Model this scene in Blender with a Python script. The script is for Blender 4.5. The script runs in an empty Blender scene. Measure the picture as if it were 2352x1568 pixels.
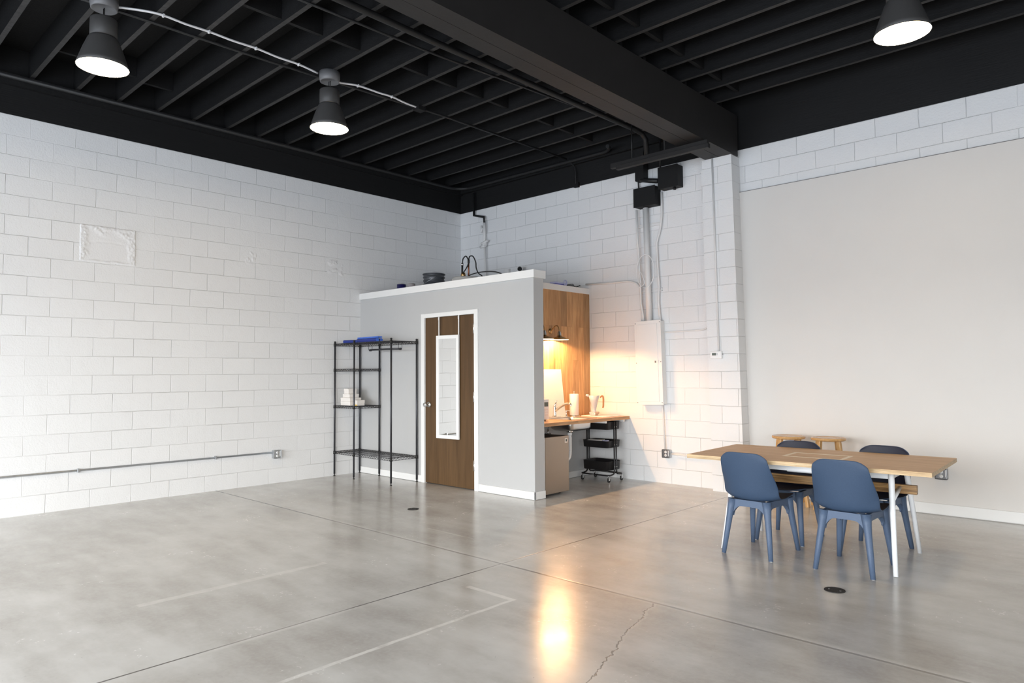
import bpy, bmesh, math, random
from mathutils import Vector, Matrix
random.seed(7)
S = bpy.context.scene
COL = S.collection
PI = math.pi

# ------------------------------------------------------------------ camera
cam_d = bpy.data.cameras.new('camera')
cam = bpy.data.objects.new('camera', cam_d)
COL.objects.link(cam)
YAW, PITCH, ROLL, FPX = 0.7525, 0.0454, -0.0063, 1588.8568
f0 = Vector((-math.sin(YAW), math.cos(YAW), 0)); r0 = Vector((math.cos(YAW), math.sin(YAW), 0)); u0 = Vector((0, 0, 1))
fw = f0*math.cos(PITCH) + u0*math.sin(PITCH); up = -f0*math.sin(PITCH) + u0*math.cos(PITCH)
rt = r0*math.cos(ROLL) + up*math.sin(ROLL); up = -r0*math.sin(ROLL) + up*math.cos(ROLL)
M = Matrix((rt, up, -fw)).transposed().to_4x4()
M.translation = Vector((8.4154, -7.7587, 1.404))
cam.matrix_world = M
cam_d.sensor_width = 36.0
cam_d.lens = FPX*36.0/2352.0
cam_d.clip_start = 0.05
cam_d.clip_end = 100
S.camera = cam

# ------------------------------------------------------------------ view, world, daylight
S.view_settings.view_transform = 'Standard'
S.view_settings.look = 'None'
S.view_settings.gamma = 1
S.view_settings.exposure = 0.0
S.view_settings.use_curve_mapping = False
W = bpy.data.worlds.new('world'); S.world = W; W.use_nodes = True
# daylight: a bright overcast sky over a paler forecourt, seen only through the storefront windows behind the camera
_n, _l = W.node_tree.nodes, W.node_tree.links
_tc = _n.new('ShaderNodeTexCoord'); _sx = _n.new('ShaderNodeSeparateXYZ'); _l.new(_tc.outputs['Generated'], _sx.inputs[0])
_rp = _n.new('ShaderNodeValToRGB'); _l.new(_sx.outputs[2], _rp.inputs[0])
_cr = _rp.color_ramp
_cr.elements[0].position = 0.0; _cr.elements[0].color = (0.385, 0.43, 0.49, 1)
_cr.elements[1].position = 0.05; _cr.elements[1].color = (0.96, 0.985, 1.0, 1)
SKY = 17.8
_l.new(_rp.outputs[0], _n['Background'].inputs[0]); _n['Background'].inputs[1].default_value = SKY
WIN = [(0.7, 4.4), (4.8, 8.5), (8.9, 12.3)]          # the storefront windows behind the camera
YF = -11.5                                            # front wall
WZ0, WZ1 = 0.10, 2.75
for a, b in WIN:
    l = bpy.data.lights.new('window_daylight', 'AREA'); l.shape = 'RECTANGLE'; l.size = b-a; l.size_y = WZ1-WZ0
    l.cycles.is_portal = True
    o = bpy.data.objects.new('window_daylight', l); COL.objects.link(o); o.location = ((a+b)/2, YF-0.21, (WZ0+WZ1)/2); o.rotation_euler = (PI/2, 0, 0)
SWY0, SWY1, XRW = -10.8, -8.4, 12.6                   # one more window in the right-hand wall, beside the camera
l = bpy.data.lights.new('window_daylight', 'AREA'); l.shape = 'RECTANGLE'; l.size = SWY1-SWY0; l.size_y = WZ1-WZ0
l.cycles.is_portal = True
o = bpy.data.objects.new('window_daylight', l); COL.objects.link(o); o.location = (XRW+0.21, (SWY0+SWY1)/2, (WZ0+WZ1)/2); o.rotation_euler = (PI/2, 0, PI/2)

# ------------------------------------------------------------------ materials
def mat(name, col, rough=0.5, metal=0.0, spec=0.5, bump=0.0, bscale=40, var=0.0, vscale=3.0, stretch=(1,1,1), emit=None, estr=0, alpha=1.0, trans=0.0, coat=0.0, coord='Object', bdist=0.01):
    m = bpy.data.materials.new(name); m.use_nodes = True
    N = m.node_tree.nodes; L = m.node_tree.links
    B = N['Principled BSDF']
    B.inputs['Base Color'].default_value = (*col, 1)
    B.inputs['Roughness'].default_value = rough
    B.inputs['Metallic'].default_value = metal
    B.inputs['Specular IOR Level'].default_value = spec
    B.inputs['Coat Weight'].default_value = coat
    B.inputs['Transmission Weight'].default_value = trans
    if emit:
        B.inputs['Emission Color'].default_value = (*emit, 1); B.inputs['Emission Strength'].default_value = estr
    tc = N.new('ShaderNodeTexCoord'); mp = N.new('ShaderNodeMapping'); mp.inputs['Scale'].default_value = stretch
    L.new(tc.outputs[coord], mp.inputs[0])
    nz = N.new('ShaderNodeTexNoise'); nz.inputs['Scale'].default_value = vscale; nz.inputs['Detail'].default_value = 6
    L.new(mp.outputs[0], nz.inputs['Vector'])
    mx = N.new('ShaderNodeMix'); mx.data_type = 'RGBA'
    v = max(var, 0.02)
    mx.inputs['A'].default_value = (*[c*(1-v) for c in col], 1); mx.inputs['B'].default_value = (*[min(1, c*(1+v)) for c in col], 1)
    L.new(nz.outputs['Fac'], mx.inputs['Factor']); L.new(mx.outputs['Result'], B.inputs['Base Color'])
    if bump:
        n2 = N.new('ShaderNodeTexNoise'); n2.inputs['Scale'].default_value = bscale; n2.inputs['Detail'].default_value = 4
        L.new(mp.outputs[0], n2.inputs['Vector'])
        bp = N.new('ShaderNodeBump'); bp.inputs['Strength'].default_value = bump; bp.inputs['Distance'].default_value = bdist
        L.new(n2.outputs['Fac'], bp.inputs['Height']); L.new(bp.outputs[0], B.inputs['Normal'])
    return m

class NT:
    """small node helper"""
    def __init__(s, name):
        s.m = bpy.data.materials.new(name); s.m.use_nodes = True
        s.N = s.m.node_tree.nodes; s.L = s.m.node_tree.links; s.B = s.N['Principled BSDF']
    def n(s, t, **kw):
        x = s.N.new(t)
        for k, v in kw.items(): setattr(x, k, v)
        return x
    def put(s, v, sock):
        if hasattr(v, 'bl_idname') or hasattr(v, 'is_output'): s.L.new(v, sock)
        else: sock.default_value = v
    def math(s, op, a, b=0.0, c=None):
        x = s.n('ShaderNodeMath', operation=op); s.put(a, x.inputs[0]); s.put(b, x.inputs[1])
        if c is not None: s.put(c, x.inputs[2])
        return x.outputs[0]
    def mix(s, f, a, b):
        x = s.n('ShaderNodeMix', data_type='RGBA'); s.put(f, x.inputs['Factor']); s.put(a, x.inputs['A']); s.put(b, x.inputs['B'])
        return x.outputs['Result']
    def noise(s, vec, scale, detail=4, rough=0.5):
        x = s.n('ShaderNodeTexNoise'); s.put(vec, x.inputs['Vector']); x.inputs['Scale'].default_value = scale
        x.inputs['Detail'].default_value = detail; x.inputs['Roughness'].default_value = rough
        return x.outputs['Fac']
    def ramp(s, f, lo, hi):
        x = s.n('ShaderNodeMapRange', interpolation_type='SMOOTHSTEP'); s.put(f, x.inputs[0]); x.inputs[1].default_value = lo; x.inputs[2].default_value = hi
        return x.outputs[0]
    def band(s, v, c, w, soft=0.3):
        d = s.math('ABSOLUTE', s.math('SUBTRACT', v, c))
        x = s.n('ShaderNodeMapRange', interpolation_type='SMOOTHSTEP'); s.put(d, x.inputs[0])
        x.inputs[1].default_value = w*(1+soft); x.inputs[2].default_value = w*(1-soft)
        return x.outputs[0]
    def comb(s, a, b, c=0.0):
        x = s.n('ShaderNodeCombineXYZ'); s.put(a, x.inputs[0]); s.put(b, x.inputs[1]); s.put(c, x.inputs[2]); return x.outputs[0]
    def xyz(s):
        g = s.n('ShaderNodeNewGeometry'); x = s.n('ShaderNodeSeparateXYZ'); s.L.new(g.outputs['Position'], x.inputs[0])
        return g.outputs['Position'], x.outputs[0], x.outputs[1], x.outputs[2]
    def obj(s):
        g = s.n('ShaderNodeTexCoord'); x = s.n('ShaderNodeSeparateXYZ'); s.L.new(g.outputs['Object'], x.inputs[0])
        return g.outputs['Object'], x.outputs[0], x.outputs[1], x.outputs[2]
    def bump(s, h, strength, dist, chain=None):
        x = s.n('ShaderNodeBump'); x.inputs['Strength'].default_value = strength; x.inputs['Distance'].default_value = dist
        s.L.new(h, x.inputs['Height'])
        if chain is not None: s.L.new(chain, x.inputs['Normal'])
        return x.outputs[0]
    def out(s, col=None, rough=None, normal=None, spec=None, metal=None):
        for v, k in ((col, 'Base Color'), (rough, 'Roughness'), (normal, 'Normal'), (spec, 'Specular IOR Level'), (metal, 'Metallic')):
            if v is not None: s.put(v, s.B.inputs[k])
        return s.m

def block_mat(name, axis, off, col=(0.77, 0.773, 0.776)):
    """painted concrete block; axis = horizontal world axis along the wall, off = where a joint falls"""
    t = NT(name); pos, X, Y, Z = t.xyz()
    h = {'X': X, 'Y': Y, 'XY': t.math('ADD', X, Y)}[axis]
    wob = t.math('MULTIPLY', t.math('SUBTRACT', t.noise(pos, 5.0, 3), 0.5), 0.012)
    v = t.comb(t.math('ADD', t.math('SUBTRACT', h, off), wob), t.math('ADD', t.math('ADD', Z, 0.0144), wob))
    b = t.n('ShaderNodeTexBrick', offset=0.5, offset_frequency=2); t.L.new(v, b.inputs['Vector'])
    b.inputs['Scale'].default_value = 1.0; b.inputs['Brick Width'].default_value = 0.4064; b.inputs['Row Height'].default_value = 0.2032
    b.inputs['Mortar Size'].default_value = 0.0042; b.inputs['Mortar Smooth'].default_value = 0.7; b.inputs['Bias'].default_value = 0
    b.inputs['Mortar'].default_value = (*col, 1)
    b.inputs['Color1'].default_value = (*[c*0.985 for c in col], 1); b.inputs['Color2'].default_value = (*[min(1, c*1.01) for c in col], 1)
    fill = t.ramp(t.noise(pos, 1.1, 2), 0.35, 0.72)      # joints choked with paint here and there
    mort = t.math('MULTIPLY', b.outputs['Fac'], t.math('SUBTRACT', 1.0, t.math('MULTIPLY', fill, 0.75)))
    c = t.mix(mort, b.outputs['Color'], (*[x*0.87 for x in col], 1))
    pit = t.ramp(t.noise(pos, 26, 2), 0.78, 0.82)
    c = t.mix(t.math('MULTIPLY', pit, 0.35), c, (0.35, 0.35, 0.35, 1))
    h1 = t.math('SUBTRACT', 1.0, mort)
    n1 = t.bump(h1, 0.8, 0.006)
    n2 = t.bump(t.noise(pos, 60, 5, 0.65), 0.55, 0.005, n1)
    n3 = t.bump(t.noise(pos, 7, 3), 0.28, 0.012, n2)
    return t.out(c, 0.55, n3, 0.3)

def wood_mat(name, c1, c2, grain_axis='X', plank=None, rough=0.4, gscale=1.0, var=0.35, spec=0.4):
    """wood with grain along an object axis; plank=(length,width) gives strips with their own tone"""
    t = NT(name); pos, X, Y, Z = t.obj()
    ax = {'X': (X, Y, Z), 'Y': (Y, X, Z), 'Z': (Z, Y, X)}[grain_axis]
    a, b, c = ax
    seed = 0.0
    tone = None
    if plank:
        br = t.n('ShaderNodeTexBrick', offset=0.37, offset_frequency=3)
        t.L.new(t.comb(a, t.math('ADD', b, t.math('MULTIPLY', c, 1.0))), br.inputs['Vector'])
        br.inputs['Scale'].default_value = 1; br.inputs['Brick Width'].default_value = plank[0]; br.inputs['Row Height'].default_value = plank[1]
        br.inputs['Mortar Size'].default_value = 0.0010; br.inputs['Color1'].default_value = (0, 0, 0, 1); br.inputs['Color2'].default_value = (1, 1, 1, 1)
        br.inputs['Mortar'].default_value = (0.5, 0.5, 0.5, 1)
        sp = t.n('ShaderNodeSeparateColor'); t.L.new(br.outputs['Color'], sp.inputs[0])
        tone = sp.outputs[0]; seed = t.math('MULTIPLY', tone, 9.0)
    v = t.comb(t.math('MULTIPLY', a, 1.6*gscale), t.math('ADD', t.math('MULTIPLY', b, 22*gscale), seed), t.math('MULTIPLY', c, 22*gscale))
    g = t.noise(v, 1.6, 6, 0.62)
    fine = t.noise(t.comb(t.math('MULTIPLY', a, 6*gscale), t.math('MULTIPLY', b, 160*gscale), t.math('MULTIPLY', c, 160*gscale)), 1.0, 2)
    f = t.math('ADD', t.math('MULTIPLY', g, 0.75), t.math('MULTIPLY', fine, 0.25))
    col = t.mix(t.ramp(f, 0.32, 0.68), (*c1, 1), (*c2, 1))
    if plank:
        k = t.math('ADD', 1.0 - var/2, t.math('MULTIPLY', tone, var))
        vm = t.n('ShaderNodeVectorMath', operation='SCALE'); t.L.new(col, vm.inputs[0]); t.L.new(k, vm.inputs['Scale'])
        col = t.mix(t.math('MULTIPLY', br.outputs['Fac'], 0.45), vm.outputs[0], (c1[0]*0.35, c1[1]*0.3, c1[2]*0.25, 1))
    nb = t.bump(f, 0.12, 0.002)
    return t.out(col, rough, nb, spec)

def floor_mat():
    t = NT('polished_concrete'); pos, X, Y, Z = t.xyz()
    big = t.noise(pos, 0.55, 5, 0.6); mid = t.noise(pos, 2.3, 6, 0.65); fine = t.noise(pos, 38, 4, 0.6)
    sw = t.noise(t.comb(t.math('MULTIPLY', X, 0.7), t.math('MULTIPLY', Y, 2.2), 3.0), 1.7, 5, 0.6)
    f = t.math('ADD', t.math('MULTIPLY', big, 0.46), t.math('ADD', t.math('MULTIPLY', mid, 0.20), t.math('MULTIPLY', sw, 0.34)))
    c = t.mix(t.ramp(f, 0.36, 0.64), (0.365, 0.342, 0.312, 1), (0.60, 0.595, 0.578, 1))
    c = t.mix(t.math('MULTIPLY', t.ramp(fine, 0.35, 0.75), 0.22), c, (0.57, 0.565, 0.555, 1))
    speck = t.ramp(t.noise(pos, 61, 0), 0.86, 0.88)
    c = t.mix(t.math('MULTIPLY', speck, 0.35), c, (0.09, 0.08, 0.07, 1))
    w1 = t.math('MULTIPLY', t.math('SUBTRACT', t.noise(pos, 7, 4), 0.5), 0.020)
    # saw-cut joints
    jx = t.band(t.math('ADD', X, t.math('MULTIPLY', w1, 0.05)), 4.818, 0.0065); jy = t.band(t.math('ADD', Y, t.math('MULTIPLY', w1, 0.3)), -4.045, 0.0105)
    joint = t.math('MAXIMUM', jx, jy)
    dust = t.math('MULTIPLY', t.ramp(t.noise(pos, 0.9, 3), 0.40, 0.52), t.math('MULTIPLY', t.ramp(X, 1.9, 2.8), t.math('SUBTRACT', 1.0, t.ramp(Y, -4.0, -2.9))))
    jc = t.mix(dust, (0.07, 0.06, 0.05, 1), (0.30, 0.285, 0.265, 1))
    halo = t.math('MAXIMUM', t.band(X, 4.83, 0.020, 0.9), t.band(Y, -4.035, 0.028, 0.9))
    c = t.mix(t.math('MULTIPLY', halo, t.math('ADD', 0.12, t.math('MULTIPLY', dust, 0.40))), c, (0.66, 0.65, 0.62, 1))
    c = t.mix(joint, c, jc)
    # tape residue: an L of pale strips
    def rng(v, lo, hi):
        return t.math('MULTIPLY', t.ramp(v, lo-0.01, lo+0.01), t.math('SUBTRACT', 1.0, t.ramp(v, hi-0.01, hi+0.01)))
    ta = t.math('MULTIPLY', t.band(t.math('ADD', Y, w1), -4.585, 0.020), rng(X, 5.03, 5.45))
    tb = t.math('MULTIPLY', t.band(t.math('ADD', X, w1), 5.433, 0.014), rng(Y, -6.45, -4.57))
    td = t.math('MULTIPLY', t.band(t.math('ADD', X, w1), 3.82, 0.030), rng(Y, -6.2, -4.9))
    te = t.math('MULTIPLY', t.band(t.math('ADD', Y, w1), -3.65, 0.010), rng(X, 3.5, 4.1))
    tape = t.math('MULTIPLY', t.math('MAXIMUM', t.math('MAXIMUM', ta, tb), t.math('MULTIPLY', t.math('MAXIMUM', td, te), 0.6)), t.ramp(t.noise(pos, 6, 4), 0.25, 0.6))
    c = t.mix(t.math('MULTIPLY', tape, 0.85), c, (0.74, 0.73, 0.70, 1))
    # hairline crack
    w2 = t.math('MULTIPLY', t.math('SUBTRACT', t.noise(pos, 3.2, 6, 0.7), 0.5), 0.16)
    ck = t.math('SUBTRACT', X, t.math('ADD', t.math('MULTIPLY', t.math('ADD', Y, 4.04), -0.315), w2))
    crack = t.math('MULTIPLY', t.band(ck, 6.10, 0.0040), rng(Y, -5.9, -4.06))
    c = t.mix(t.math('MULTIPLY', crack, 0.75), c, (0.12, 0.11, 0.10, 1))
    edge = t.math('MULTIPLY', t.band(ck, 6.112, 0.008), rng(Y, -5.9, -4.06))
    c = t.mix(t.math('MULTIPLY', edge, 0.3), c, (0.6, 0.58, 0.55, 1))
    # round wear mark near the right wall
    t.B.inputs['Coat Weight'].default_value = 0.45; t.B.inputs['Coat Roughness'].default_value = 0.46
    rough = t.math('ADD', 0.155, t.math('MULTIPLY', t.ramp(t.math('ADD', t.math('MULTIPLY', mid, 0.6), t.math('MULTIPLY', fine, 0.4)), 0.3, 0.7), 0.13))
    h = t.math('SUBTRACT', t.math('MULTIPLY', t.noise(pos, 9, 3), 0.3), t.math('MAXIMUM', joint, crack))
    n = t.bump(h, 0.25, 0.003)
    return t.out(c, rough, n, 0.5)

MT = {}
MT['block_left'] = block_mat('painted_block_left', 'Y', -5.6026)
MT['block_back'] = block_mat('painted_block_back', 'X', 0.4307)
MT['block_right'] = block_mat('painted_block_right', 'X', 0.22)
MT['pilaster'] = block_mat('painted_block_pilaster', 'XY', 3.90)
MT['floor'] = floor_mat()
MT['black'] = mat('black_paint', (0.009, 0.009, 0.0095), 0.62, spec=0.25, bump=0.2, bscale=60, var=0.2, coord='Generated')
MT['joist_bottom'] = mat('paler_joist_underside', (0.030, 0.029, 0.029), 0.6, spec=0.3, bump=0.4, bscale=25, var=0.6, vscale=14)  # bottom faces only: a paler, mottled black than the joist sides
MT['joist'] = mat('black_painted_wood', (0.0095, 0.0095, 0.010), 0.65, spec=0.18, bump=0.35, bscale=30, var=0.45, vscale=9, stretch=(1, 6, 6))
MT['beam'] = mat('dark_painted_steel', (0.020, 0.0185, 0.018), 0.55, spec=0.3, bump=0.15, bscale=20, var=0.2)
MT['blackpipe'] = mat('black_painted_pipe', (0.013, 0.013, 0.0135), 0.5, spec=0.4, bump=0.1, bscale=80)
MT['drywall'] = mat('painted_drywall', (0.69, 0.668, 0.642), 0.6, spec=0.3, bump=0.08, bscale=140, var=0.02, coord='Object')
MT['grey_wall'] = mat('light_grey_drywall', (0.48, 0.482, 0.482), 0.55, spec=0.3, bump=0.06, bscale=140, var=0.02)
MT['trim'] = mat('white_trim_paint', (0.78, 0.78, 0.77), 0.4, spec=0.45)
MT['white'] = mat('white_paint', (0.80, 0.80, 0.79), 0.4)
MT['whitesteel'] = mat('white_powder_coat', (0.80, 0.82, 0.84), 0.35)
MT['paintpipe'] = mat('wall_painted_conduit', (0.76, 0.75, 0.74), 0.5, bump=0.15, bscale=50)
MT['galv'] = mat('galvanised_steel', (0.50, 0.52, 0.54), 0.35, 0.85, var=0.15, vscale=30)
MT['steel'] = mat('brushed_steel', (0.34, 0.285, 0.235), 0.34, 0.92, bump=0.05, bscale=120, stretch=(1, 1, 40), var=0.04, vscale=20)
MT['sink'] = mat('stainless_steel', (0.60, 0.60, 0.60), 0.28, 1.0, bump=0.05, bscale=60)
MT['sinkout'] = mat('speckled_sink_underside', (0.42, 0.42, 0.43), 0.55, 0.6, var=0.6, vscale=90)
MT['chrome'] = mat('chrome', (0.80, 0.80, 0.80), 0.12, 1.0)
MT['nickel'] = mat('satin_nickel', (0.70, 0.70, 0.69), 0.3, 1.0)
MT['blacksteel'] = mat('black_epoxy_steel', (0.040, 0.041, 0.047), 0.35, 0.3)
MT['blackcart'] = mat('black_cart_steel', (0.014, 0.013, 0.014), 0.4, 0.2)
MT['rubber'] = mat('black_rubber', (0.012, 0.012, 0.012), 0.6)
MT['plastic_black'] = mat('black_plastic', (0.016, 0.016, 0.017), 0.45)
MT['door'] = wood_mat('stained_door_veneer', (0.078, 0.043, 0.019), (0.122, 0.069, 0.031), 'Z', None, 0.45, 0.30, spec=0.25)
MT['cladding'] = wood_mat('oak_planks', (0.34, 0.175, 0.070), (0.58, 0.345, 0.165), 'Z', (1.22, 0.123), 0.42, 0.9, 0.5)
MT['tabletop'] = wood_mat('oak_veneer', (0.55, 0.335, 0.165), (0.69, 0.455, 0.25), 'X', None, 0.45, 0.8, spec=0.25)
MT['plyedge'] = wood_mat('plywood_edge', (0.42, 0.27, 0.13), (0.74, 0.56, 0.34), 'X', (3.0, 0.006), 0.5, 1.3, 0.35)
MT['beamwood'] = wood_mat('laminated_bamboo', (0.15, 0.075, 0.025), (0.44, 0.26, 0.10), 'X', (3.0, 0.012), 0.45, 1.3, 0.7)
MT['butcher'] = wood_mat('butcher_block', (0.36, 0.18, 0.075), (0.58, 0.34, 0.165), 'Y', (0.7, 0.045), 0.32, 1.0, 0.35)
MT['stool'] = wood_mat('lacquered_hardwood', (0.42, 0.22, 0.075), (0.66, 0.42, 0.19), 'Z', None, 0.25, 1.1)
MT['stooltop'] = wood_mat('lacquered_seat_wood', (0.48, 0.25, 0.085), (0.70, 0.44, 0.20), 'X', (1.0, 0.06), 0.22, 1.1, 0.2)
MT['inlay'] = mat('pale_maple_inlay', (0.86, 0.74, 0.57), 0.45)
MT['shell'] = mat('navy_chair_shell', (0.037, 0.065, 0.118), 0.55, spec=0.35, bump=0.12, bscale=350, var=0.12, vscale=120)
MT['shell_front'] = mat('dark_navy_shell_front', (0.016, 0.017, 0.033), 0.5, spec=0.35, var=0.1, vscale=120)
MT['chairbase'] = mat('slate_blue_chair_base', (0.078, 0.115, 0.186), 0.5, spec=0.4, bump=0.12, bscale=350, var=0.12, vscale=120)
MT['blue'] = mat('blue_plastic', (0.010, 0.030, 0.24), 0.4)
MT['bluelight'] = mat('blue_plastic_edge', (0.05, 0.14, 0.55), 0.4)
MT['paper'] = mat('white_cardboard', (0.80, 0.76, 0.72), 0.7, var=0.04)
MT['yellow'] = mat('yellow_card', (0.85, 0.50, 0.02), 0.6)
MT['lampgrey'] = mat('dark_grey_lamp_enamel', (0.055, 0.053, 0.052), 0.5, spec=0.4, bump=0.05, bscale=150)
MT['canopy'] = mat('grey_canopy_enamel', (0.13, 0.13, 0.135), 0.45)
MT['lampin'] = mat('white_lamp_lining', (0.85, 0.80, 0.68), 0.5, emit=(1.0, 0.66, 0.26), estr=1.6)
MT['lampglow'] = mat('lit_diffuser', (1, 1, 1), 0.5, emit=(1.0, 0.76, 0.46), estr=62.0)
MT['enamel'] = mat('white_enamel_lining', (0.86, 0.85, 0.82), 0.4)
MT['bulb'] = mat('lit_bulb', (1, 1, 1), 0.5, emit=(1.0, 0.57, 0.26), estr=3500.0)
MT['flex'] = mat('bright_flexible_conduit', (0.80, 0.80, 0.82), 0.4, 0.3, var=0.1, vscale=200)
MT['mirror'] = mat('mirror_glass', (0.93, 0.94, 0.94), 0.01, 1.0)
MT['copper'] = mat('copper', (0.30, 0.12, 0.07), 0.45, 0.8)
MT['bucket'] = mat('dark_grey_plastic', (0.055, 0.060, 0.068), 0.28, spec=0.5)
MT['canblue'] = mat('navy_can', (0.015, 0.014, 0.10), 0.35)
MT['canpale'] = mat('pale_can_label', (0.42, 0.40, 0.42), 0.45, var=0.3, vscale=25)
MT['pvc'] = mat('white_pvc', (0.86, 0.86, 0.86), 0.35)
MT['tank'] = mat('grey_tank_enamel', (0.45, 0.45, 0.44), 0.4)
MT['purple'] = mat('violet_plastic_case', (0.13, 0.12, 0.62), 0.3)
MT['clearcase'] = mat('pale_lilac_plastic', (0.55, 0.55, 0.78), 0.25)
MT['lcd'] = mat('grey_display', (0.10, 0.12, 0.10), 0.25)
MT['greyplate'] = mat('grey_outlet_plate', (0.17, 0.17, 0.175), 0.4, 0.6)
MT['whiteplastic'] = mat('white_plastic', (0.82, 0.82, 0.82), 0.3)
MT['jug'] = mat('milky_jug_plastic', (0.82, 0.82, 0.84), 0.2, trans=0.35)
MT['glass'] = mat('clear_glass', (0.95, 0.95, 0.95), 0.03, trans=0.9)
MT['caramel'] = mat('caramel_wood_handle', (0.40, 0.17, 0.05), 0.4)
MT['brass'] = mat('aged_brass', (0.42, 0.29, 0.14), 0.32, 1.0)
MT['towel'] = mat('white_paper_towel', (0.86, 0.85, 0.83), 0.85, bump=0.2, bscale=120)
MT['drain'] = mat('cast_iron_cover', (0.035, 0.033, 0.032), 0.6, 0.4, bump=0.5, bscale=150)
MT['label'] = mat('label_cream', (0.72, 0.62, 0.54), 0.5)
MT['mortar'] = mat('rough_mortar_paint', (0.77, 0.77, 0.775), 0.6, bump=0.35, bscale=60, bdist=0.006)
MT['sign_dark'] = mat('dark_slot', (0.02, 0.02, 0.02), 0.6)
MT['gap_shade'] = mat('grey_gap_shade', (0.16, 0.155, 0.15), 0.7)
MT['glasswin'] = mat('window_glass', (1, 1, 1), 0.0, trans=1.0)

# ------------------------------------------------------------------ mesh builder
class MB:
    def __init__(s): s.bm = bmesh.new()
    def box(s, a, b, bev=0.0, mi=0, mx=None):
        """axis box between corners a and b"""
        bm = s.bm
        x0, x1 = sorted((a[0], b[0])); y0, y1 = sorted((a[1], b[1])); z0, z1 = sorted((a[2], b[2]))
        v = [bm.verts.new(p) for p in ((x0,y0,z0),(x1,y0,z0),(x1,y1,z0),(x0,y1,z0),(x0,y0,z1),(x1,y0,z1),(x1,y1,z1),(x0,y1,z1))]
        fs = [bm.faces.new([v[i] for i in q]) for q in ((3,2,1,0),(4,5,6,7),(0,1,5,4),(1,2,6,5),(2,3,7,6),(3,0,4,7))]
        if bev:
            es = list({e for f in fs for e in f.edges})
            r = bmesh.ops.bevel(bm, geom=es, offset=bev, segments=2, profile=0.6, affect='EDGES')
            fs = list({f for f in r['faces']} | {f for f in fs if f.is_valid})
            v = list({q for f in fs for q in f.verts})
        if mx is not None: bmesh.ops.transform(bm, matrix=mx, verts=v)
        for f in fs: f.material_index = mi
        return s
    def hexa(s, lo, hi, mi=0):
        bm = s.bm
        v = [bm.verts.new(p) for p in list(lo)+list(hi)]
        for q in ((3,2,1,0),(4,5,6,7),(0,1,5,4),(1,2,6,5),(2,3,7,6),(3,0,4,7)):
            bm.faces.new([v[i] for i in q]).material_index = mi
        return s
    def tube(s, pts, r, seg=12, cap=True, mi=0, closed=False, prof=None):
        bm = s.bm; P = [Vector(p) for p in pts]; n = len(P)
        R = r if isinstance(r, (list, tuple)) else [r]*n
        prev = None; rings = []
        for i in range(n):
            a = P[(i-1) % n] if (closed or i > 0) else P[i]; b = P[(i+1) % n] if (closed or i < n-1) else P[i]
            d = (b-a).normalized()
            if prev is None:
                x = d.orthogonal().normalized() if abs(d.z) > 0.99 else Vector((0, 0, 1)).cross(d).normalized()
            else:
                x = prev - d*prev.dot(d)
                x = x.normalized() if x.length > 1e-6 else d.orthogonal().normalized()
            prev = x; y = d.cross(x)
            k = 1.0
            if 0 < i < n-1 or closed:
                d1 = (P[i]-a).normalized(); d2 = (b-P[i]).normalized(); c = d1.dot(d2); k = 1/max(0.5, math.sqrt(max(0.0, (1+c)/2)))
            if prof: rings.append([bm.verts.new(P[i]+x*px*R[i]+y*py*R[i]) for px, py in prof])
            else: rings.append([bm.verts.new(P[i]+(x*math.cos(2*PI*j/seg)+y*math.sin(2*PI*j/seg))*R[i]*k) for j in range(seg)])
        m = len(rings[0])
        for i in range(n if closed else n-1):
            A, B = rings[i], rings[(i+1) % n]
            for j in range(m):
                f = bm.faces.new((A[j], A[(j+1) % m], B[(j+1) % m], B[j])); f.material_index = mi; f.smooth = prof is None
        if cap and not closed:
            bm.faces.new(rings[0][::-1]).material_index = mi; bm.faces.new(rings[-1]).material_index = mi
        return s
    def lathe(s, prof, c=(0,0,0), seg=32, mi=0, axis='Z', smooth=True, capb=False, capt=False):
        bm = s.bm; rings = []
        def place(x, y, z):
            if axis == 'Z': return (c[0]+x, c[1]+y, c[2]+z)
            if axis == 'Y': return (c[0]+x, c[1]+z, c[2]+y)
            return (c[0]+z, c[1]+x, c[2]+y)
        for r, z in prof:
            rings.append([bm.verts.new(place(r*math.cos(2*PI*j/seg), r*math.sin(2*PI*j/seg), z)) for j in range(seg)])
        for A, B in zip(rings, rings[1:]):
            for j in range(seg):
                f = bm.faces.new((A[j], A[(j+1) % seg], B[(j+1) % seg], B[j])); f.material_index = mi; f.smooth = smooth
        if capb: bm.faces.new(rings[0][::-1]).material_index = mi
        if capt: bm.faces.new(rings[-1]).material_index = mi
        return s
    def prism(s, poly, axis, lo, hi, mi=0):
        bm = s.bm
        def pt(u, v, w):
            return {'X': (w, u, v), 'Y': (u, w, v), 'Z': (u, v, w)}[axis]
        A = [bm.verts.new(pt(u, v, lo)) for u, v in poly]; B = [bm.verts.new(pt(u, v, hi)) for u, v in poly]; n = len(poly)
        for i in range(n): bm.faces.new((A[i], A[(i+1) % n], B[(i+1) % n], B[i])).material_index = mi
        bm.faces.new(A[::-1]).material_index = mi; bm.faces.new(B).material_index = mi
        return s
    def build(s, name, mats, parent=None, loc=None, fix=True):
        if fix: bmesh.ops.recalc_face_normals(s.bm, faces=s.bm.faces)
        me = bpy.data.meshes.new(name); s.bm.to_mesh(me); s.bm.free()
        for m in (mats if isinstance(mats, (list, tuple)) else [mats]): me.materials.append(MT[m] if isinstance(m, str) else m)
        o = bpy.data.objects.new(name, me); COL.objects.link(o)
        if parent is not None: o.parent = parent
        if loc is not None: o.location = loc
        return o

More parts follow.
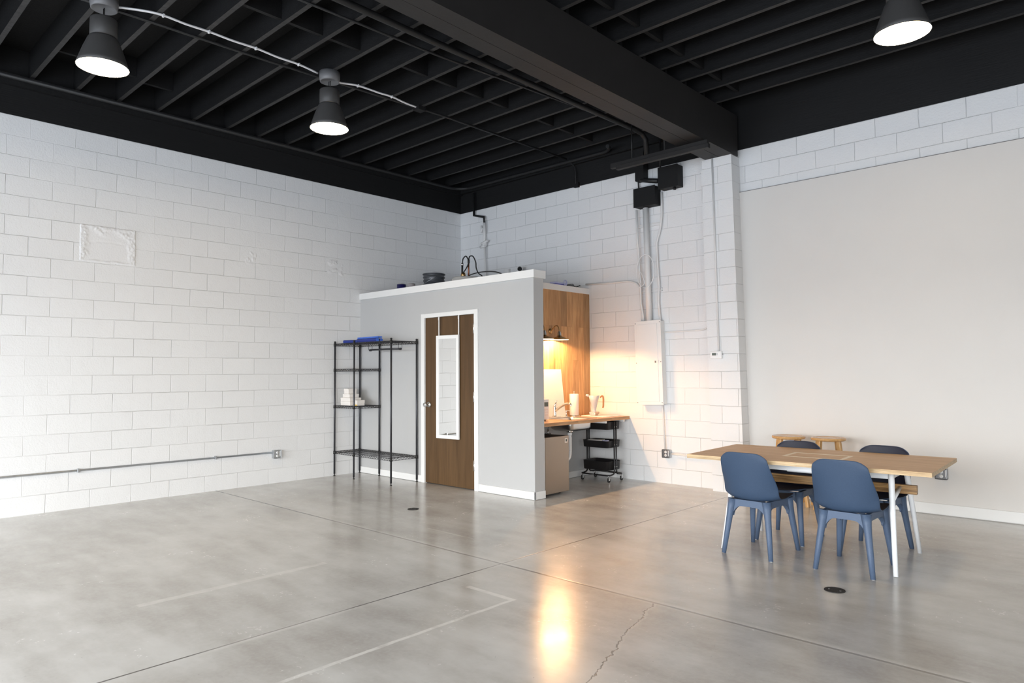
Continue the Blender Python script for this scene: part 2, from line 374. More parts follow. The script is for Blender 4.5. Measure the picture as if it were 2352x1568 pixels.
def tag(o, label=None, cat=None, group=None, kind=None):
    if label: o['label'] = label
    if cat: o['category'] = cat
    if group: o['group'] = group
    if kind: o['kind'] = kind
    return o
def thing(name, label, cat, loc=(0,0,0), rz=0.0, group=None):
    o = bpy.data.objects.new(name, None); COL.objects.link(o); o.location = loc; o.rotation_euler = (0, 0, rz)
    o.empty_display_size = 0.1
    return tag(o, label, cat, group)
def dup(root, loc, rz, label, group=None):
    r = root.copy(); COL.objects.link(r); r.location = loc; r.rotation_euler = (0, 0, rz); r['label'] = label
    if group: r['group'] = group
    def rec(src, dst):
        for ch in list(src.children):
            c = ch.copy(); COL.objects.link(c); c.parent = dst; rec(ch, c)
    rec(root, r)
    return r
def struct(o): o['kind'] = 'structure'; return o
def arc(c, r, a0, a1, n, plane='XZ', y=0.0):
    out = []
    for i in range(n+1):
        a = a0+(a1-a0)*i/n; u, v = c[0]+r*math.cos(a), c[1]+r*math.sin(a)
        out.append({'XZ': (u, y, v), 'YZ': (y, u, v), 'XY': (u, v, y)}[plane])
    return out
def smooth_path(pts, n=8):
    P = [Vector(p) for p in pts]; P = [P[0]*2-P[1]] + P + [P[-1]*2-P[-2]]; out = []
    for i in range(1, len(P)-2):
        a, b, c, d = P[i-1:i+3]
        for k in range(n):
            t = k/n
            out.append(0.5*((2*b)+(c-a)*t+(2*a-5*b+4*c-d)*t*t+(3*b-a-3*c+d)*t**3))
    out.append(P[-2]); return out

# ================================================================== THE ROOM
ZB = 4.05        # where the white paint ends
ZJ = 4.455       # underside of the joists
ZD = 4.74        # underside of the roof deck
XR, XL, YB = 12.6, 0.0, 0.076
struct(MB().box((-0.2, YF-0.2, -0.15), (XR+0.2, 0.3, 0)).build('floor', 'floor'))
wl = struct(MB().box((-0.2, YF-0.2, 0), (0, 0.3, ZB)).build('wall_left', 'block_left'))
MB().box((-0.2, YF-0.2, ZB), (0.0, 0.3, ZD)).build('black_paint_band', 'black', wl)
# rough infill patch high on the left wall and a smaller smear of mortar to its right
def mortar_patch(y0, y1, z0, z1, frame=True, NX=56, NZ=40):
    m = MB(); bm = m.bm; grid = []
    cl = [(random.random(), random.random(), random.uniform(0.08, 0.2)) for _ in range(14)]
    for i in range(NX+1):
        row = []
        for j in range(NZ+1):
            u, v = i/NX, j/NZ
            if frame:
                wob = 0.03*math.sin(u*17+v*5)+0.02*math.sin(v*23)
                e = min(u*1.0, (1-u)*0.95, (1-v)*0.62, v*2.2)
                rim = max(0.0, min(1.0, 1-(e-0.09+wob)/0.05))
                mid = 1.0 if abs(v-0.56+0.02*math.sin(u*9)) < 0.02 and 0.14 < u < 0.8 else 0.0
                h = 0.0025+rim*random.uniform(0.0, 0.012)-mid*0.002
            else:
                g = sum(max(0.0, 1-math.hypot((u-a), (v-b_)*0.8)/r) for a, b_, r in cl)
                g *= min(1.0, 6*min(u, 1-u, v, 1-v))
                h = -0.001+min(1.0, g)*random.uniform(0.003, 0.012)
            if i in (0, NX) or j in (0, NZ): h = -0.002
            row.append(bm.verts.new((h, y0+(y1-y0)*u+random.uniform(-.002, .002), z0+(z1-z0)*v+random.uniform(-.002, .002))))
        grid.append(row)
    for i in range(NX):
        for j in range(NZ): bm.faces.new((grid[i][j], grid[i+1][j], grid[i+1][j+1], grid[i][j+1])).smooth = True
    m.build('mortar_patch', 'mortar', wl)
mortar_patch(-5.55, -4.99, 2.635, 3.04)
mortar_patch(-2.66, -2.25, 2.78, 3.02, False, 40, 26)
mortar_patch(-3.72, -3.55, 2.80, 2.98, False, 20, 20)

wb = struct(MB().box((-0.2, 0, 0), (4.62, 0.3, ZB)).build('wall_back', 'block_back'))
MB().box((0, 0.0, ZB), (4.62, 0.3, ZD)).build('black_paint_band', 'black', wb)
wr = struct(MB().box((4.62, YB, 0), (XR+0.2, 0.3, ZB)).build('wall_back_right', 'block_right'))
MB().box((4.62, YB, ZB), (XR+0.2, 0.3, ZD)).build('black_paint_band', 'black', wr)
# pilaster under the beam, leaning very slightly like the real one
MB().hexa(((4.513, -0.138, 0), (4.905, -0.138, 0), (4.905, YB+0.02, 0), (4.513, YB+0.02, 0)),
          ((4.433, -0.138, 3.955), (4.823, -0.138, 3.955), (4.823, YB+0.02, 3.955), (4.433, YB+0.02, 3.955))).build('pilaster', 'pilaster', wr)
# smooth board fixed over the lower part of the right-hand wall
MB().hexa(((4.90, 0.045, 0), (XR, 0.045, 0), (XR, YB, 0), (4.90, YB, 0)), ((4.832, 0.045, 3.53), (XR, 0.045, 3.53), (XR, YB, 3.53), (4.832, YB, 3.53))).build('drywall_panel', 'drywall', wr)
MB().box((4.834, 0.0455, 3.5302), (XR, 0.0755, 3.5365)).build('panel_gap_shade', 'gap_shade', wr)  # solid grey strip, painted shade standing in for an open gap above the board
struct(MB().box((4.905, 0.028, 0.006), (XR, 0.045, 0.108), 0.003).build('baseboard_back', 'trim'))
m = MB().box((XR, YF-0.2, 0), (XR+0.2, SWY0, ZB)).box((XR, SWY1, 0), (XR+0.2, 0.076, ZB)).box((XR, SWY0, 0), (XR+0.2, SWY1, WZ0)).box((XR, SWY0, WZ1), (XR+0.2, SWY1, ZB))
wR = struct(m.build('wall_right', 'drywall'))
m = MB()
for y in (SWY0, (SWY0+SWY1)/2-0.03, SWY1-0.06): m.box((XR+0.07, y, WZ0), (XR+0.15, y+0.06, WZ1))
for z in (WZ0, WZ1-0.06): m.box((XR+0.07, SWY0, z), (XR+0.15, SWY1, z+0.06))
struct(m.build('window_4', 'blacksteel'))
MB().box((XR, YF-0.2, ZB), (XR+0.2, 0.076, ZD)).build('black_paint_band', 'black', wR)
# front wall behind the camera: piers, sill and header around three storefront windows
fwm = MB(); xs = [0.0]+[v for w in WIN for v in w]+[XR]
for i in range(0, len(xs), 2): fwm.box((xs[i], YF-0.2, 0), (xs[i+1], YF, ZB))
for a, b in WIN: fwm.box((a, YF-0.2, 0), (b, YF, WZ0)); fwm.box((a, YF-0.2, WZ1), (b, YF, ZB))
wF = struct(fwm.build('wall_front', 'drywall'))
MB().box((0, YF-0.2, ZB), (XR, YF, ZD)).build('black_paint_band', 'black', wF)
for k, (a, b) in enumerate(WIN):
    m = MB()
    for x in (a, (a+b)/2-0.03, b-0.06): m.box((x, YF-0.15, WZ0), (x+0.06, YF-0.07, WZ1))
    for z in (WZ0, WZ1-0.06): m.box((a, YF-0.15, z), (b, YF-0.07, z+0.06))
    struct(m.build('window_%d' % (k+1), 'blacksteel'))

# ---- ceiling: deck, joists, beam, blocking (children of one ceiling)
ceil = struct(MB().box((-0.2, YF-0.2, ZD), (XR+0.2, 0.3, ZD+0.12)).build('ceiling', 'joist'))
def bx_left(y): return 4.50-0.022*y*0.8                     # the beam runs a touch askew
beam = MB()
yb0, yb1 = -11.4, 0.0
def bsec(y): return (4.492-0.018*y, 4.842-0.004*y)
for (xa, xb) in ((0.0, 0.494), (0.506, 1.0)):
    a0, a1 = bsec(yb0); b0, b1 = bsec(yb1)
    beam.hexa(((a0+(a1-a0)*xa, yb0, 3.955), (a0+(a1-a0)*xb, yb0, 3.955), (b0+(b1-b0)*xb, yb1, 3.955), (b0+(b1-b0)*xa, yb1, 3.955)),
              ((a0+(a1-a0)*xa, yb0, ZJ-0.012), (a0+(a1-a0)*xb, yb0, ZJ-0.012), (b0+(b1-b0)*xb, yb1, ZJ-0.012), (b0+(b1-b0)*xa, yb1, ZJ-0.012)))
beam.build('main_beam', 'beam', ceil)
jw = 0.042
jl = [-0.26-0.4064*k for k in range(28)]
def joist(x0, x1, y):
    m = MB().box((-(x1-x0)/2, -jw/2, 0), ((x1-x0)/2, jw/2, ZD-ZJ-0.001))
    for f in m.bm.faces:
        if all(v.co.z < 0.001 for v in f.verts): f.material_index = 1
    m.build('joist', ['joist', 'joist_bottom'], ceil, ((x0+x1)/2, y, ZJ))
for k in range(27):
    y = -0.50-0.4064*k+0.175
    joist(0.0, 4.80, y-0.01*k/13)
for k in range(27):
    y = -0.512-0.3995*k
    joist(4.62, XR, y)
# solid blocking between the joists
def block(x, y, w=0.36, h=0.25, name='blocking'):
    MB().box((-0.02, -w/2, 0), (0.02, w/2, h)).build(name, 'joist', ceil, (x, y, ZD-h-0.002))
for k in range(10, 13): block(2.93, -0.50-0.4064*k+0.175-0.01*k/13+0.203)
for k in range(5, 9): block(2.95, -0.50-0.4064*k+0.175-0.01*k/13+0.203)
for k in range(1, 4): block(2.96, -0.50-0.4064*k+0.175-0.01*k/13+0.203)
for k in (12, 13, 14): block(0.55+0.1*(k % 3), -0.50-0.4064*k+0.175-0.01*k/13+0.203, h=0.2)
for k in range(1, 14): block(5.10, -0.512-0.3995*k+0.2, w=0.345, h=0.24)
# ledger along the left wall that carries the joist ends
MB().box((0.0, YF, ZJ-0.11), (0.05, 0.0, ZJ-0.002)).build('ledger_board', 'joist', ceil)
MB().box((0.0, -0.05, ZJ-0.09), (4.45, 0.0, ZJ-0.02)).build('ledger_board', 'joist', ceil)

# ================================================================== BOOTH (small partitioned room and kitchen nook)
YP, YPB = -1.971, -1.806          # faces of the booth's front wall
XE, XW = 3.331, 2.62              # its free end, and the kitchen wall
HT, HC = 2.470, 2.559             # under and over the cap trim
D0, D1, DH = 1.447, 2.382, 2.126  # door opening
wp = MB().box((0.0, YP, 0), (D0, YPB, HT)).box((D1, YP, 0), (XE, YPB, HT)).box((D0, YP, DH), (D1, YPB, HT))
struct(wp.build('wall_partition', 'grey_wall'))
wk = struct(MB().box((XW-0.11, YPB, 0), (XW, 0.0, HT+0.02)).build('wall_kitchen', 'grey_wall'))
MB().box((0, -1.806/2-0.0, 0), (0.014, 0.0, 1.69)).build('plank_cladding', 'cladding', wk, (XW, 0.0, 0.80))
cl = wk.children[0]
cl.data.clear_geometry(); _b = MB().box((0, YPB+0.001, 0.0), (0.014, -0.001, 1.69)); _b.bm.to_mesh(cl.data); _b.bm.free()
# cap trims
struct(MB().box((0.0, YP-0.022, HT), (XE+0.022, YPB+0.022, HC), 0.003).build('trim_1', 'trim'))
struct(MB().box((XW-0.14, YPB+0.023, HT+0.02), (XW+0.02, -0.001, HC+0.01), 0.003).build('trim_2', 'trim'))
struct(MB().box((0.0, YPB+0.03, 2.40), (XW-0.15, -0.001, 2.45)).build('ceiling_booth', 'grey_wall'))
# baseboards
bb = MB().box((0.0, YP-0.015, 0.004), (D0-0.066, YP, 0.088), 0.003).box((D1+0.066, YP-0.015, 0.004), (XE+0.015, YP, 0.088), 0.003).box((XE, YP-0.015, 0.004), (XE+0.015, YPB, 0.088), 0.003)
struct(bb.build('baseboard_partition', 'trim'))
struct(MB().box((XW, YPB+0.001, 0.004), (XW+0.015, -0.001, 0.085), 0.003).build('baseboard_kitchen', 'trim'))
# door casing and door
cs = MB().box((D0-0.065, YP-0.016, 0.0), (D0+0.004, YP+0.03, DH+0.05), 0.003).box((D1-0.004, YP-0.016, 0.0), (D1+0.064, YP+0.03, DH+0.05), 0.003).box((D0+0.0045, YP-0.0155, DH-0.004), (D1-0.0045, YP+0.03, DH+0.05), 0.003)
struct(cs.build('trim_3', 'trim'))
door = struct(MB().box((D0+0.006, YP+0.004, 0.008), (D1-0.006, YP+0.048, DH-0.006), 0.002).build('door_1', 'door'))
for z in (0.295, 1.117, 1.947):
    m = MB().tube([(D1-0.006, YP-0.010, z-0.062), (D1-0.006, YP-0.010, z+0.062)], 0.0085).box((D1-0.032, YP-0.0015, z-0.06), (D1-0.008, YP+0.0045, z+0.06))
    m.build('hinge', 'nickel', door)
kx, kz = 1.525, 1.004
m = MB().lathe([(0.0, 0.0), (0.036, 0.0), (0.036, -0.008), (0.028, -0.014), (0.013, -0.018), (0.012, -0.045), (0.020, -0.050), (0.030, -0.060), (0.032, -0.072), (0.024, -0.084), (0.0, -0.087)], (kx, YP+0.004, kz), 24, axis='Y')
m.box((kx-0.003, YP-0.092, kz-0.020), (kx+0.055, YP-0.078, kz+0.004), 0.004)
m.box((D0+0.0065, YP-0.002, kz-0.03), (D0+0.016, YP+0.005, kz+0.03))
m.build('door_knob', 'nickel', door)

# mirror hung over the door on two straps
mx0, mx1, mz0, mz1 = 1.721, 2.119, 0.592, 1.880; my = YP-0.004
mir = thing('door_mirror', 'long white framed mirror hung by two straps over the brown door', 'mirror', ((mx0+mx1)/2, my-0.014, mz0), math.radians(3.0))
lx = (mx1-mx0)/2; lh = mz1-mz0; fwid = 0.044
m = MB().box((-lx, -0.022, 0), (-lx+fwid, 0, lh), 0.003).box((lx-fwid, -0.022, 0), (lx, 0, lh), 0.003).box((-lx+fwid-.004, -0.022, 0), (lx-fwid+.004, 0, fwid), 0.003).box((-lx+fwid-.004, -0.022, lh-fwid), (lx-fwid+.004, 0, lh), 0.003)
m.build('mirror_frame', 'white', mir)
MB().box((-lx+fwid-0.004, -0.014, fwid-0.004), (lx-fwid+0.004, -0.004, lh-fwid+0.004)).build('mirror_glass', 'mirror', mir)
for sx in (-0.165, 0.186):
    MB().box((sx-0.008, -0.004, lh-0.01), (sx+0.008, -0.001, DH-mz0-0.002)).box((sx-0.008, -0.004, DH-mz0-0.05), (sx+0.012, -0.010, DH-mz0-0.012), 0.003).build('hanging_strap', 'white', mir)

# ---------------------------------------------------------------- things on the booth roof
RZ = 2.45
# dark bucket
b = thing('bucket', 'dark grey ribbed plastic bucket on top of the booth', 'bucket', (0.98, -1.42, RZ))
MB().lathe([(0.0, 0.002), (0.128, 0.0), (0.138, 0.12), (0.142, 0.245), (0.152, 0.248), (0.152, 0.262), (0.143, 0.266), (0.144, 0.29), (0.155, 0.293), (0.155, 0.31), (0.146, 0.314), (0.147, 0.335), (0.160, 0.338), (0.161, 0.352), (0.150, 0.354), (0.146, 0.33), (0.132, 0.02), (0.0, 0.015)], (0, 0, 0), 40).build('pail_body', 'bucket', b)
MB().tube([(0.155*math.cos(a), 0.155*math.sin(a), 0.30-0.10*math.sin((a-2.6)/PI*PI)) for a in [2.6+PI*i/16 for i in range(17)]], 0.003, 6).build('wire_handle', 'galv', b)
def can(name, label, loc, r, h, body, lid='nickel'):
    c = thing(name, label, 'paint can', loc)
    MB().lathe([(0.0, 0), (r, 0), (r, h), (r-0.003, h)], (0, 0, 0), 28).build('can_body', body, c)
    MB().lathe([(r-0.012, h-0.006), (r-0.008, h-0.006), (r-0.006, h+0.003), (r+0.001, h+0.003), (r+0.001, h-0.003)], (0, 0, 0), 28).lathe([(0, h-0.006), (r-0.012, h-0.006)], (0, 0, 0), 28).build('can_rim', lid, c)
    return c
can('paint_can', 'navy blue paint can on the booth roof, farthest left', (0.50, -1.62, RZ), 0.066, 0.232, 'canblue')
can('paint_can', 'pale grey paint can between the navy can and the bucket', (0.70, -1.60, RZ), 0.055, 0.225, 'canpale')
# water heater with hoses
hx, hy = 1.66, -1.42
w = thing('water_heater', 'low grey tank with upright pipes and looping black hoses on the booth roof', 'water heater', (hx, hy, RZ))
MB().lathe([(0.0, 0.0), (0.20, 0.0), (0.205, 0.02), (0.205, 0.215), (0.19, 0.232), (0.0, 0.240)], (0, 0, 0), 40).build('tank', 'tank', w)
MB().tube([(-0.065, -0.03, 0.23), (-0.060, -0.03, 0.40)], 0.013, 10).tube([(-0.060, -0.03, 0.40), (-0.060, -0.03, 0.435)], 0.017, 10, mi=1).build('supply_pipe', ['blackpipe', 'nickel'], w)
MB().tube([(0.062, -0.03, 0.23), (0.064, -0.03, 0.43)], 0.011, 10).tube([(0.064, -0.03, 0.42), (0.064, -0.03, 0.47)], 0.015, 10, mi=1).build('copper_pipe', ['copper', 'blackpipe'], w)
MB().tube(smooth_path([(-0.06, -0.03, 0.42), (-0.045, -0.03, 0.49), (0.01, -0.035, 0.52), (0.06, -0.05, 0.49), (0.09, -0.055, 0.43), (0.05, -0.06, 0.35), (-0.03, -0.06, 0.28), (-0.06, -0.05, 0.235)]), 0.008, 8).build('hose', 'rubber', w)
MB().tube(smooth_path([(0.064, -0.03, 0.47), (0.09, -0.03, 0.51), (0.15, -0.03, 0.50), (0.20, -0.03, 0.42), (0.21, -0.03, 0.34), (0.25, -0.03, 0.27), (0.34, -0.05, 0.22)]), 0.008, 8).build('hose', 'rubber', w)
MB().tube(smooth_path([(0.07, -0.06, 0.235), (0.18, -0.08, 0.255), (0.35, -0.06, 0.27), (0.55, -0.02, 0.255), (0.7, 0.0, 0.20)]), 0.007, 8).build('hose', 'rubber', w)
MB().lathe([(0, 0), (0.03, 0), (0.034, 0.03), (0.026, 0.06), (0, 0.075)], (-0.01, -0.06, 0.235), 14).build('relief_valve', 'brass', w)
# vent pipe end
v = MB().lathe([(0.036, 0.0), (0.043, 0.0), (0.043, 0.20), (0.036, 0.20), (0.036, 0.0)], (0, 0, 0), 28, axis='Y')
vp = v.build('vent_pipe', 'pvc', None, (1.47, -0.16, 2.960)); vp.rotation_euler = (0, 0, math.radians(42)); tag(vp, 'open white pipe end sticking out of the block wall above the booth', 'pipe')
MB().lathe([(0.0, 0.12), (0.0362, 0.12)], (0, 0, 0), 28, axis='Y').build('pipe_inside', 'sign_dark', vp)
jb = tag(MB().box((-0.045, -0.05, -0.035), (0.045, 0, 0.035), 0.006).build('junction_box', 'paintpipe', None, (1.087, 0, 2.976)), 'small painted box on the block wall beside the open pipe end', 'electrical box')
MB().box((-0.03, -0.056, -0.022), (0.03, -0.049, 0.022), 0.002).build('cover_plate', 'white', jb)
# violet case on the kitchen wall top
c = thing('plastic_case', 'violet plastic case on the roof above the wooden kitchen wall', 'case', (2.44, -0.44, RZ), 0.1)
MB().box((-0.05, -0.13, 0), (0.05, 0.13, 0.16), 0.012).build('case_body', 'purple', c)
MB().box((-0.055, -0.135, 0.16), (0.055, 0.135, 0.185), 0.008).build('case_lid', 'clearcase', c)
MB().tube(arc((0.09, 0.185), 0.035, 0, 2*PI, 20, 'YZ', 0.056)[:-1], 0.008, 8, closed=True).build('case_handle', 'clearcase', c)
c = thing('clip_lamp', 'small dark metal clamp fitting with loose leads at end of kitchen roof', 'fitting', (2.45, -0.17, RZ))
MB().tube([(0, -0.09, 0.15), (0, 0.03, 0.17)], 0.026, 14).build('socket', 'greyplate', c)
for y in (-0.085, 0.025): MB().tube([(0, y, 0.0), (0, y, 0.15)], 0.006, 8).build('clamp_leg', 'blackpipe', c)
MB().tube(smooth_path([(0, 0.03, 0.17), (0.02, 0.08, 0.155), (0.03, 0.12, 0.165), (0.03, 0.16, 0.18)]), 0.006, 8).build('cable', 'rubber', c)

# ================================================================== PIPES, CONDUITS, ELECTRICAL
def pipe(name, label, cat, pts, r, m, sm=False, group=None, seg=12):
    return tag(MB().tube(smooth_path(pts) if sm else pts, r, seg).build(name, m), label, cat, group)
# black pipe round the top of the walls
pts = [(0.10, YF+0.2, ZJ-0.045), (0.10, -0.35, ZJ-0.045)] + arc((0.35, -0.35), 0.25, PI, PI/2, 8, 'XY', ZJ-0.045)[1:] + [(2.95, -0.10, ZJ-0.055)] + arc((2.95, -0.10-0.22), 0.22, PI/2, 0.2, 6, 'XY', ZJ-0.055)[1:]
pipe('wall_pipe', 'black pipe running along the top of the left and back walls', 'pipe', pts, 0.026, 'blackpipe')
pts = [(3.70, YF+0.3, 4.405), (3.715, -3.7, 4.405), (3.77, -0.55, 4.405)] + [(3.775, -0.40, 4.39), (3.78, -0.32, 4.33), (3.78, -0.30, 4.10)]
pipe('sprinkler_pipe', 'thick black pipe under the joists alongside the big beam', 'pipe', pts, 0.030, 'blackpipe')
pipe('ceiling_conduit', 'thin black conduit under the joists between lamps and beam', 'conduit', [(3.36, -6.5, ZJ-0.013), (3.475, -3.5, ZJ-0.013), (3.70, -0.9, ZJ-0.013)], 0.011, 'blackpipe')
pipe('ceiling_conduit', 'thin black conduit beside the white cable, running to the back wall', 'conduit', [(2.12, -8.0, ZJ-0.013), (2.20, -4.6, ZJ-0.013), (2.33, -2.5, ZJ-0.013), (2.345, -0.12, ZJ-0.013)], 0.012, 'blackpipe')
pts = [(2.18, -0.1, 4.43), (2.30, -0.06, 4.42), (2.40, -0.05, 4.37), (2.445, -0.045, 4.28), (2.45, -0.04, 4.08)]
pipe('drop_conduit', 'thin black conduit curving down the black band of the back wall', 'conduit', pts, 0.010, 'blackpipe', True)
tag(MB().box((2.41, -0.045, 4.03), (2.49, -0.001, 4.10), 0.004).build('junction_box', 'black'), 'little black box under the curved conduit on the back wall', 'electrical box')
# gas pipe near the corner
g = thing('gas_pipe', 'pipe by the room corner, black above and painted white below', 'pipe', (0.64, -0.06, RZ))
MB().tube([(-0.262, 0, 4.33-RZ), (-0.258, 0, 1.505), (-0.03, 0, 1.445), (-0.02, 0, 1.34)], 0.017, 12).build('black_section', 'blackpipe', g)
MB().tube([(-0.02, 0, 1.35), (-0.020, 0, 1.0)], 0.020, 12).tube([(-0.02, 0, 1.02), (0.02, 0, 0.0)], 0.015, 12).build('painted_section', 'paintpipe', g)
MB().tube([(-0.075, -0.01, 1.20), (-0.075, -0.01, 1.31)], 0.018, 10).tube([(-0.075, -0.01, 1.255), (-0.02, 0, 1.255)], 0.012, 10).build('valve_cap', 'paintpipe', g)
MB().tube([(-0.07, -0.02, 1.015), (0.07, -0.02, 1.05)], 0.020, 10).tube([(-0.09, -0.02, 0.965), (0.02, -0.02, 0.975)], 0.022, 10).lathe([(0, -0.03), (0.036, -0.03), (0.036, 0.03), (0, 0.03)], (-0.015, 0.0, 1.0), 16).build('valve', 'paintpipe', g)

# left wall outlet with long galvanised conduit
pipe('surface_conduit', 'long thin galvanised conduit along the bottom of the left wall', 'conduit', [(0.016, -9.5, 0.400), (0.016, -6.2, 0.405), (0.016, -3.31, 0.398)], 0.011, 'galv')
def outlet(name, label, loc, rz, plate, box='galv'):
    o = thing(name, label, 'electrical outlet', loc, rz)
    MB().box((-0.052, -0.052, -0.052), (0.052, 0, 0.052), 0.008).build('outlet_box', box, o)
    MB().box((-0.053, -0.057, -0.053), (0.053, -0.051, 0.053), 0.010).build('cover_plate', plate, o)
    for dz in (-0.021, 0.021):
        r = MB().lathe([(0, -0.062), (0.0165, -0.062), (0.0165, -0.056)], (0, 0, dz), 18, axis='Y').build('receptacle', 'whiteplastic', o)
        MB().box((-0.0075, -0.0632, dz+0.000), (-0.005, -0.0612, dz+0.009)).box((0.005, -0.0632, dz), (0.0075, -0.0612, dz+0.008)).box((-0.002, -0.0632, dz-0.010), (0.002, -0.0612, dz-0.006)).build('slots', 'sign_dark', r)
    MB().box((0.034, -0.060, -0.028), (0.041, -0.056, 0.040), 0.001).build('cover_strip', 'whiteplastic', o)
    return o
outlet('wall_outlet', 'galvanised outlet box at the end of conduit on left wall', (0, -3.275, 0.375), PI/2, 'galv')
for y in (-5.52, -4.06):
    tag(MB().box((0.0, y-0.010, 0.380), (0.030, y+0.010, 0.422), 0.003).build('conduit_clip', 'galv'), 'galvanised clip on left wall conduit, ' + ('nearer the picture edge' if y < -5 else 'nearer the outlet box'), 'clip')
outlet('wall_outlet', 'dark outlet box under the breaker panel on the back wall', (3.838, 0, 0.378), 0, 'greyplate')
outlet('wall_outlet', 'grey outlet box on the right wall behind the table corner', (6.832, 0.045, 0.402), 0, 'greyplate')
pipe('surface_conduit', 'short painted conduit from the dark outlet box towards the pilaster', 'conduit', [(3.885, -0.03, 0.378), (4.14, -0.03, 0.370), (4.50, -0.03, 0.368)], 0.010, 'paintpipe')
pipe('surface_conduit', 'thin conduit from the breaker panel down to the dark outlet box', 'conduit', [(3.780, -0.03, 1.01), (3.792, -0.03, 0.9), (3.815, -0.03, 0.42)], 0.009, 'paintpipe')

# breaker panel (hangs a degree out of plumb)
pn = thing('breaker_panel', 'tall white electrical breaker panel on the back wall', 'electrical panel', (3.652, 0, 0.985))
pn.rotation_euler = (0, -0.023, 0)
MB().box((-0.175, -0.092, 0.012), (0.187, 0, 1.065), 0.003).build('panel_box', 'white', pn)
MB().box((-0.197, -0.104, 0), (0.193, -0.092, 1.078), 0.003).build('panel_cover', 'white', pn)
pd = MB().box((-0.160, -0.110, 0.040), (0.140, -0.103, 1.035), 0.003).build('panel_door', 'white', pn)
MB().box((0.095, -0.114, 0.535), (0.115, -0.109, 0.560), 0.002).build('latch', 'greyplate', pd)
MB().box((0.138, -0.113, 0.525), (0.148, -0.104, 0.565), 0.001).build('door_catch', 'nickel', pn)
for x, z in ((-0.182, 0.03), (0.178, 0.03), (-0.182, 1.05), (0.178, 1.05), (-0.182, 0.54), (0.178, 0.545)):
    MB().lathe([(0, -0.107), (0.006, -0.106), (0.006, -0.103)], (x, 0, z), 10, axis='Y').build('screw', 'greyplate', pn)
# conduits above the panel
pipe('panel_conduit', 'thick white conduit rising from top of the breaker panel', 'conduit', [(3.630, -0.055, 2.06), (3.618, -0.055, 2.6), (3.599, -0.055, 3.535)], 0.037, 'paintpipe', seg=20)
pipe('panel_conduit', 'thin white conduit left of the thick one above the breaker panel', 'conduit', [(3.545, -0.06, 2.066), (3.540, -0.06, 2.15), (3.512, -0.06, 2.30), (3.508, -0.06, 2.60), (3.475, -0.06, 3.10), (3.465, -0.06, 3.53)], 0.013, 'paintpipe')
pipe('panel_conduit', 'bent thin white conduit right of the thick one above the breaker panel', 'conduit', [(3.775, -0.03, 2.055), (3.752, -0.03, 2.30), (3.766, -0.03, 2.5), (3.747, -0.03, 2.82), (3.740, -0.03, 3.06), (3.800, -0.03, 3.25), (3.822, -0.03, 3.42), (3.822, -0.03, 3.71)], 0.014, 'paintpipe')
pts = [(2.60, -0.03, 2.632), (3.0, -0.03, 2.613), (3.28, -0.03, 2.612)] + [(3.36, -0.03, 2.598), (3.43, -0.03, 2.565), (3.475, -0.03, 2.51), (3.488, -0.03, 2.43), (3.505, -0.03, 2.055)]
pipe('panel_conduit', 'thin white conduit from kitchen roof bending down to the breaker panel', 'conduit', pts, 0.013, 'paintpipe')
pipe('panel_conduit', 'thin white conduit from panel side to the pilaster corner', 'conduit', [(3.83, -0.03, 1.908), (4.29, -0.03, 1.912), (4.40, -0.03, 1.93), (4.455, -0.035, 1.98)], 0.009, 'paintpipe', True)
for z, x0, x1, lb in ((3.315, 3.46, 3.79, 'upper'), (2.462, 3.49, 3.80, 'lower')):
    tag(MB().box((x0, -0.022, z-0.022), (x1, -0.001, z-0.010), 0.002).box((x0, -0.022, z+0.010), (x1, -0.001, z+0.022), 0.002).box((x0, -0.006, z-0.02), (x1, -0.001, z+0.02)).build('strut_rail', 'paintpipe'), lb + ' metal rail behind the conduits above the breaker panel', 'bracket')
lp = [(3.608+0.130*math.cos(a), -0.10, 2.705+0.215*math.sin(a)) for a in [(-1.9)+2*PI*i/40*0.97 for i in range(41)]]
cc = tag(MB().tube(lp, 0.005, 8).build('cable_coil', 'pvc'), 'loop of thin white cable hung across the conduits', 'cable')
MB().tube(smooth_path([(3.50, -0.09, 2.60), (3.53, -0.09, 2.70), (3.585, -0.095, 2.58), (3.57, -0.09, 2.53), (3.50, -0.09, 2.50)]), 0.0045, 8).build('loose_end', 'pvc', cc)
# black boxes and duct at the top of the back wall
b1 = thing('pull_box', 'lower black metal box at the top of the conduits', 'electrical box', (3.64, 0, 3.66))
MB().box((-0.155, -0.15, -0.118), (0.155, 0, 0.122), 0.004).build('box_body', 'black', b1)
MB().box((-0.161, -0.156, -0.122), (0.161, -0.150, 0.126), 0.002).build('box_cover', 'black', b1)
b2 = thing('pull_box', 'upper black metal box beside the pilaster top', 'electrical box', (3.982, 0, 3.85))
MB().box((-0.135, -0.14, -0.130), (0.135, 0, 0.140), 0.004).build('box_body', 'black', b2)
MB().box((-0.141, -0.147, -0.134), (0.141, -0.140, 0.144), 0.002).build('box_cover', 'black', b2)
MB().lathe([(0, -0.03), (0.018, -0.03), (0.018, 0.0), (0, 0.0)], (0.06, -0.08, -0.13), 14).build('knockout_fitting', 'black', b2)
d = thing('cable_duct', 'black duct stub and slanting pipe between the two black boxes', 'duct', (3.55, -0.07, 3.9))
MB().box((-0.065, -0.05, -0.005), (0.065, 0.06, 0.42), 0.005).build('duct_body', 'black', d)
MB().tube([(0.0, -0.02, 0.01), (0.14, -0.03, -0.03), (0.272, -0.03, -0.060)], 0.030, 12).build('slanting_pipe', 'blackpipe', d)
MB().tube([(-0.075, 0.03, 0.22), (-0.060, 0.03, -0.095)], 0.010, 8).build('side_rod', 'blackpipe', d)
pipe('hanger_rod', 'black rod above the upper black box', 'rod', [(3.84, -0.08, 3.98), (3.845, -0.08, 4.4)], 0.012, 'blackpipe')
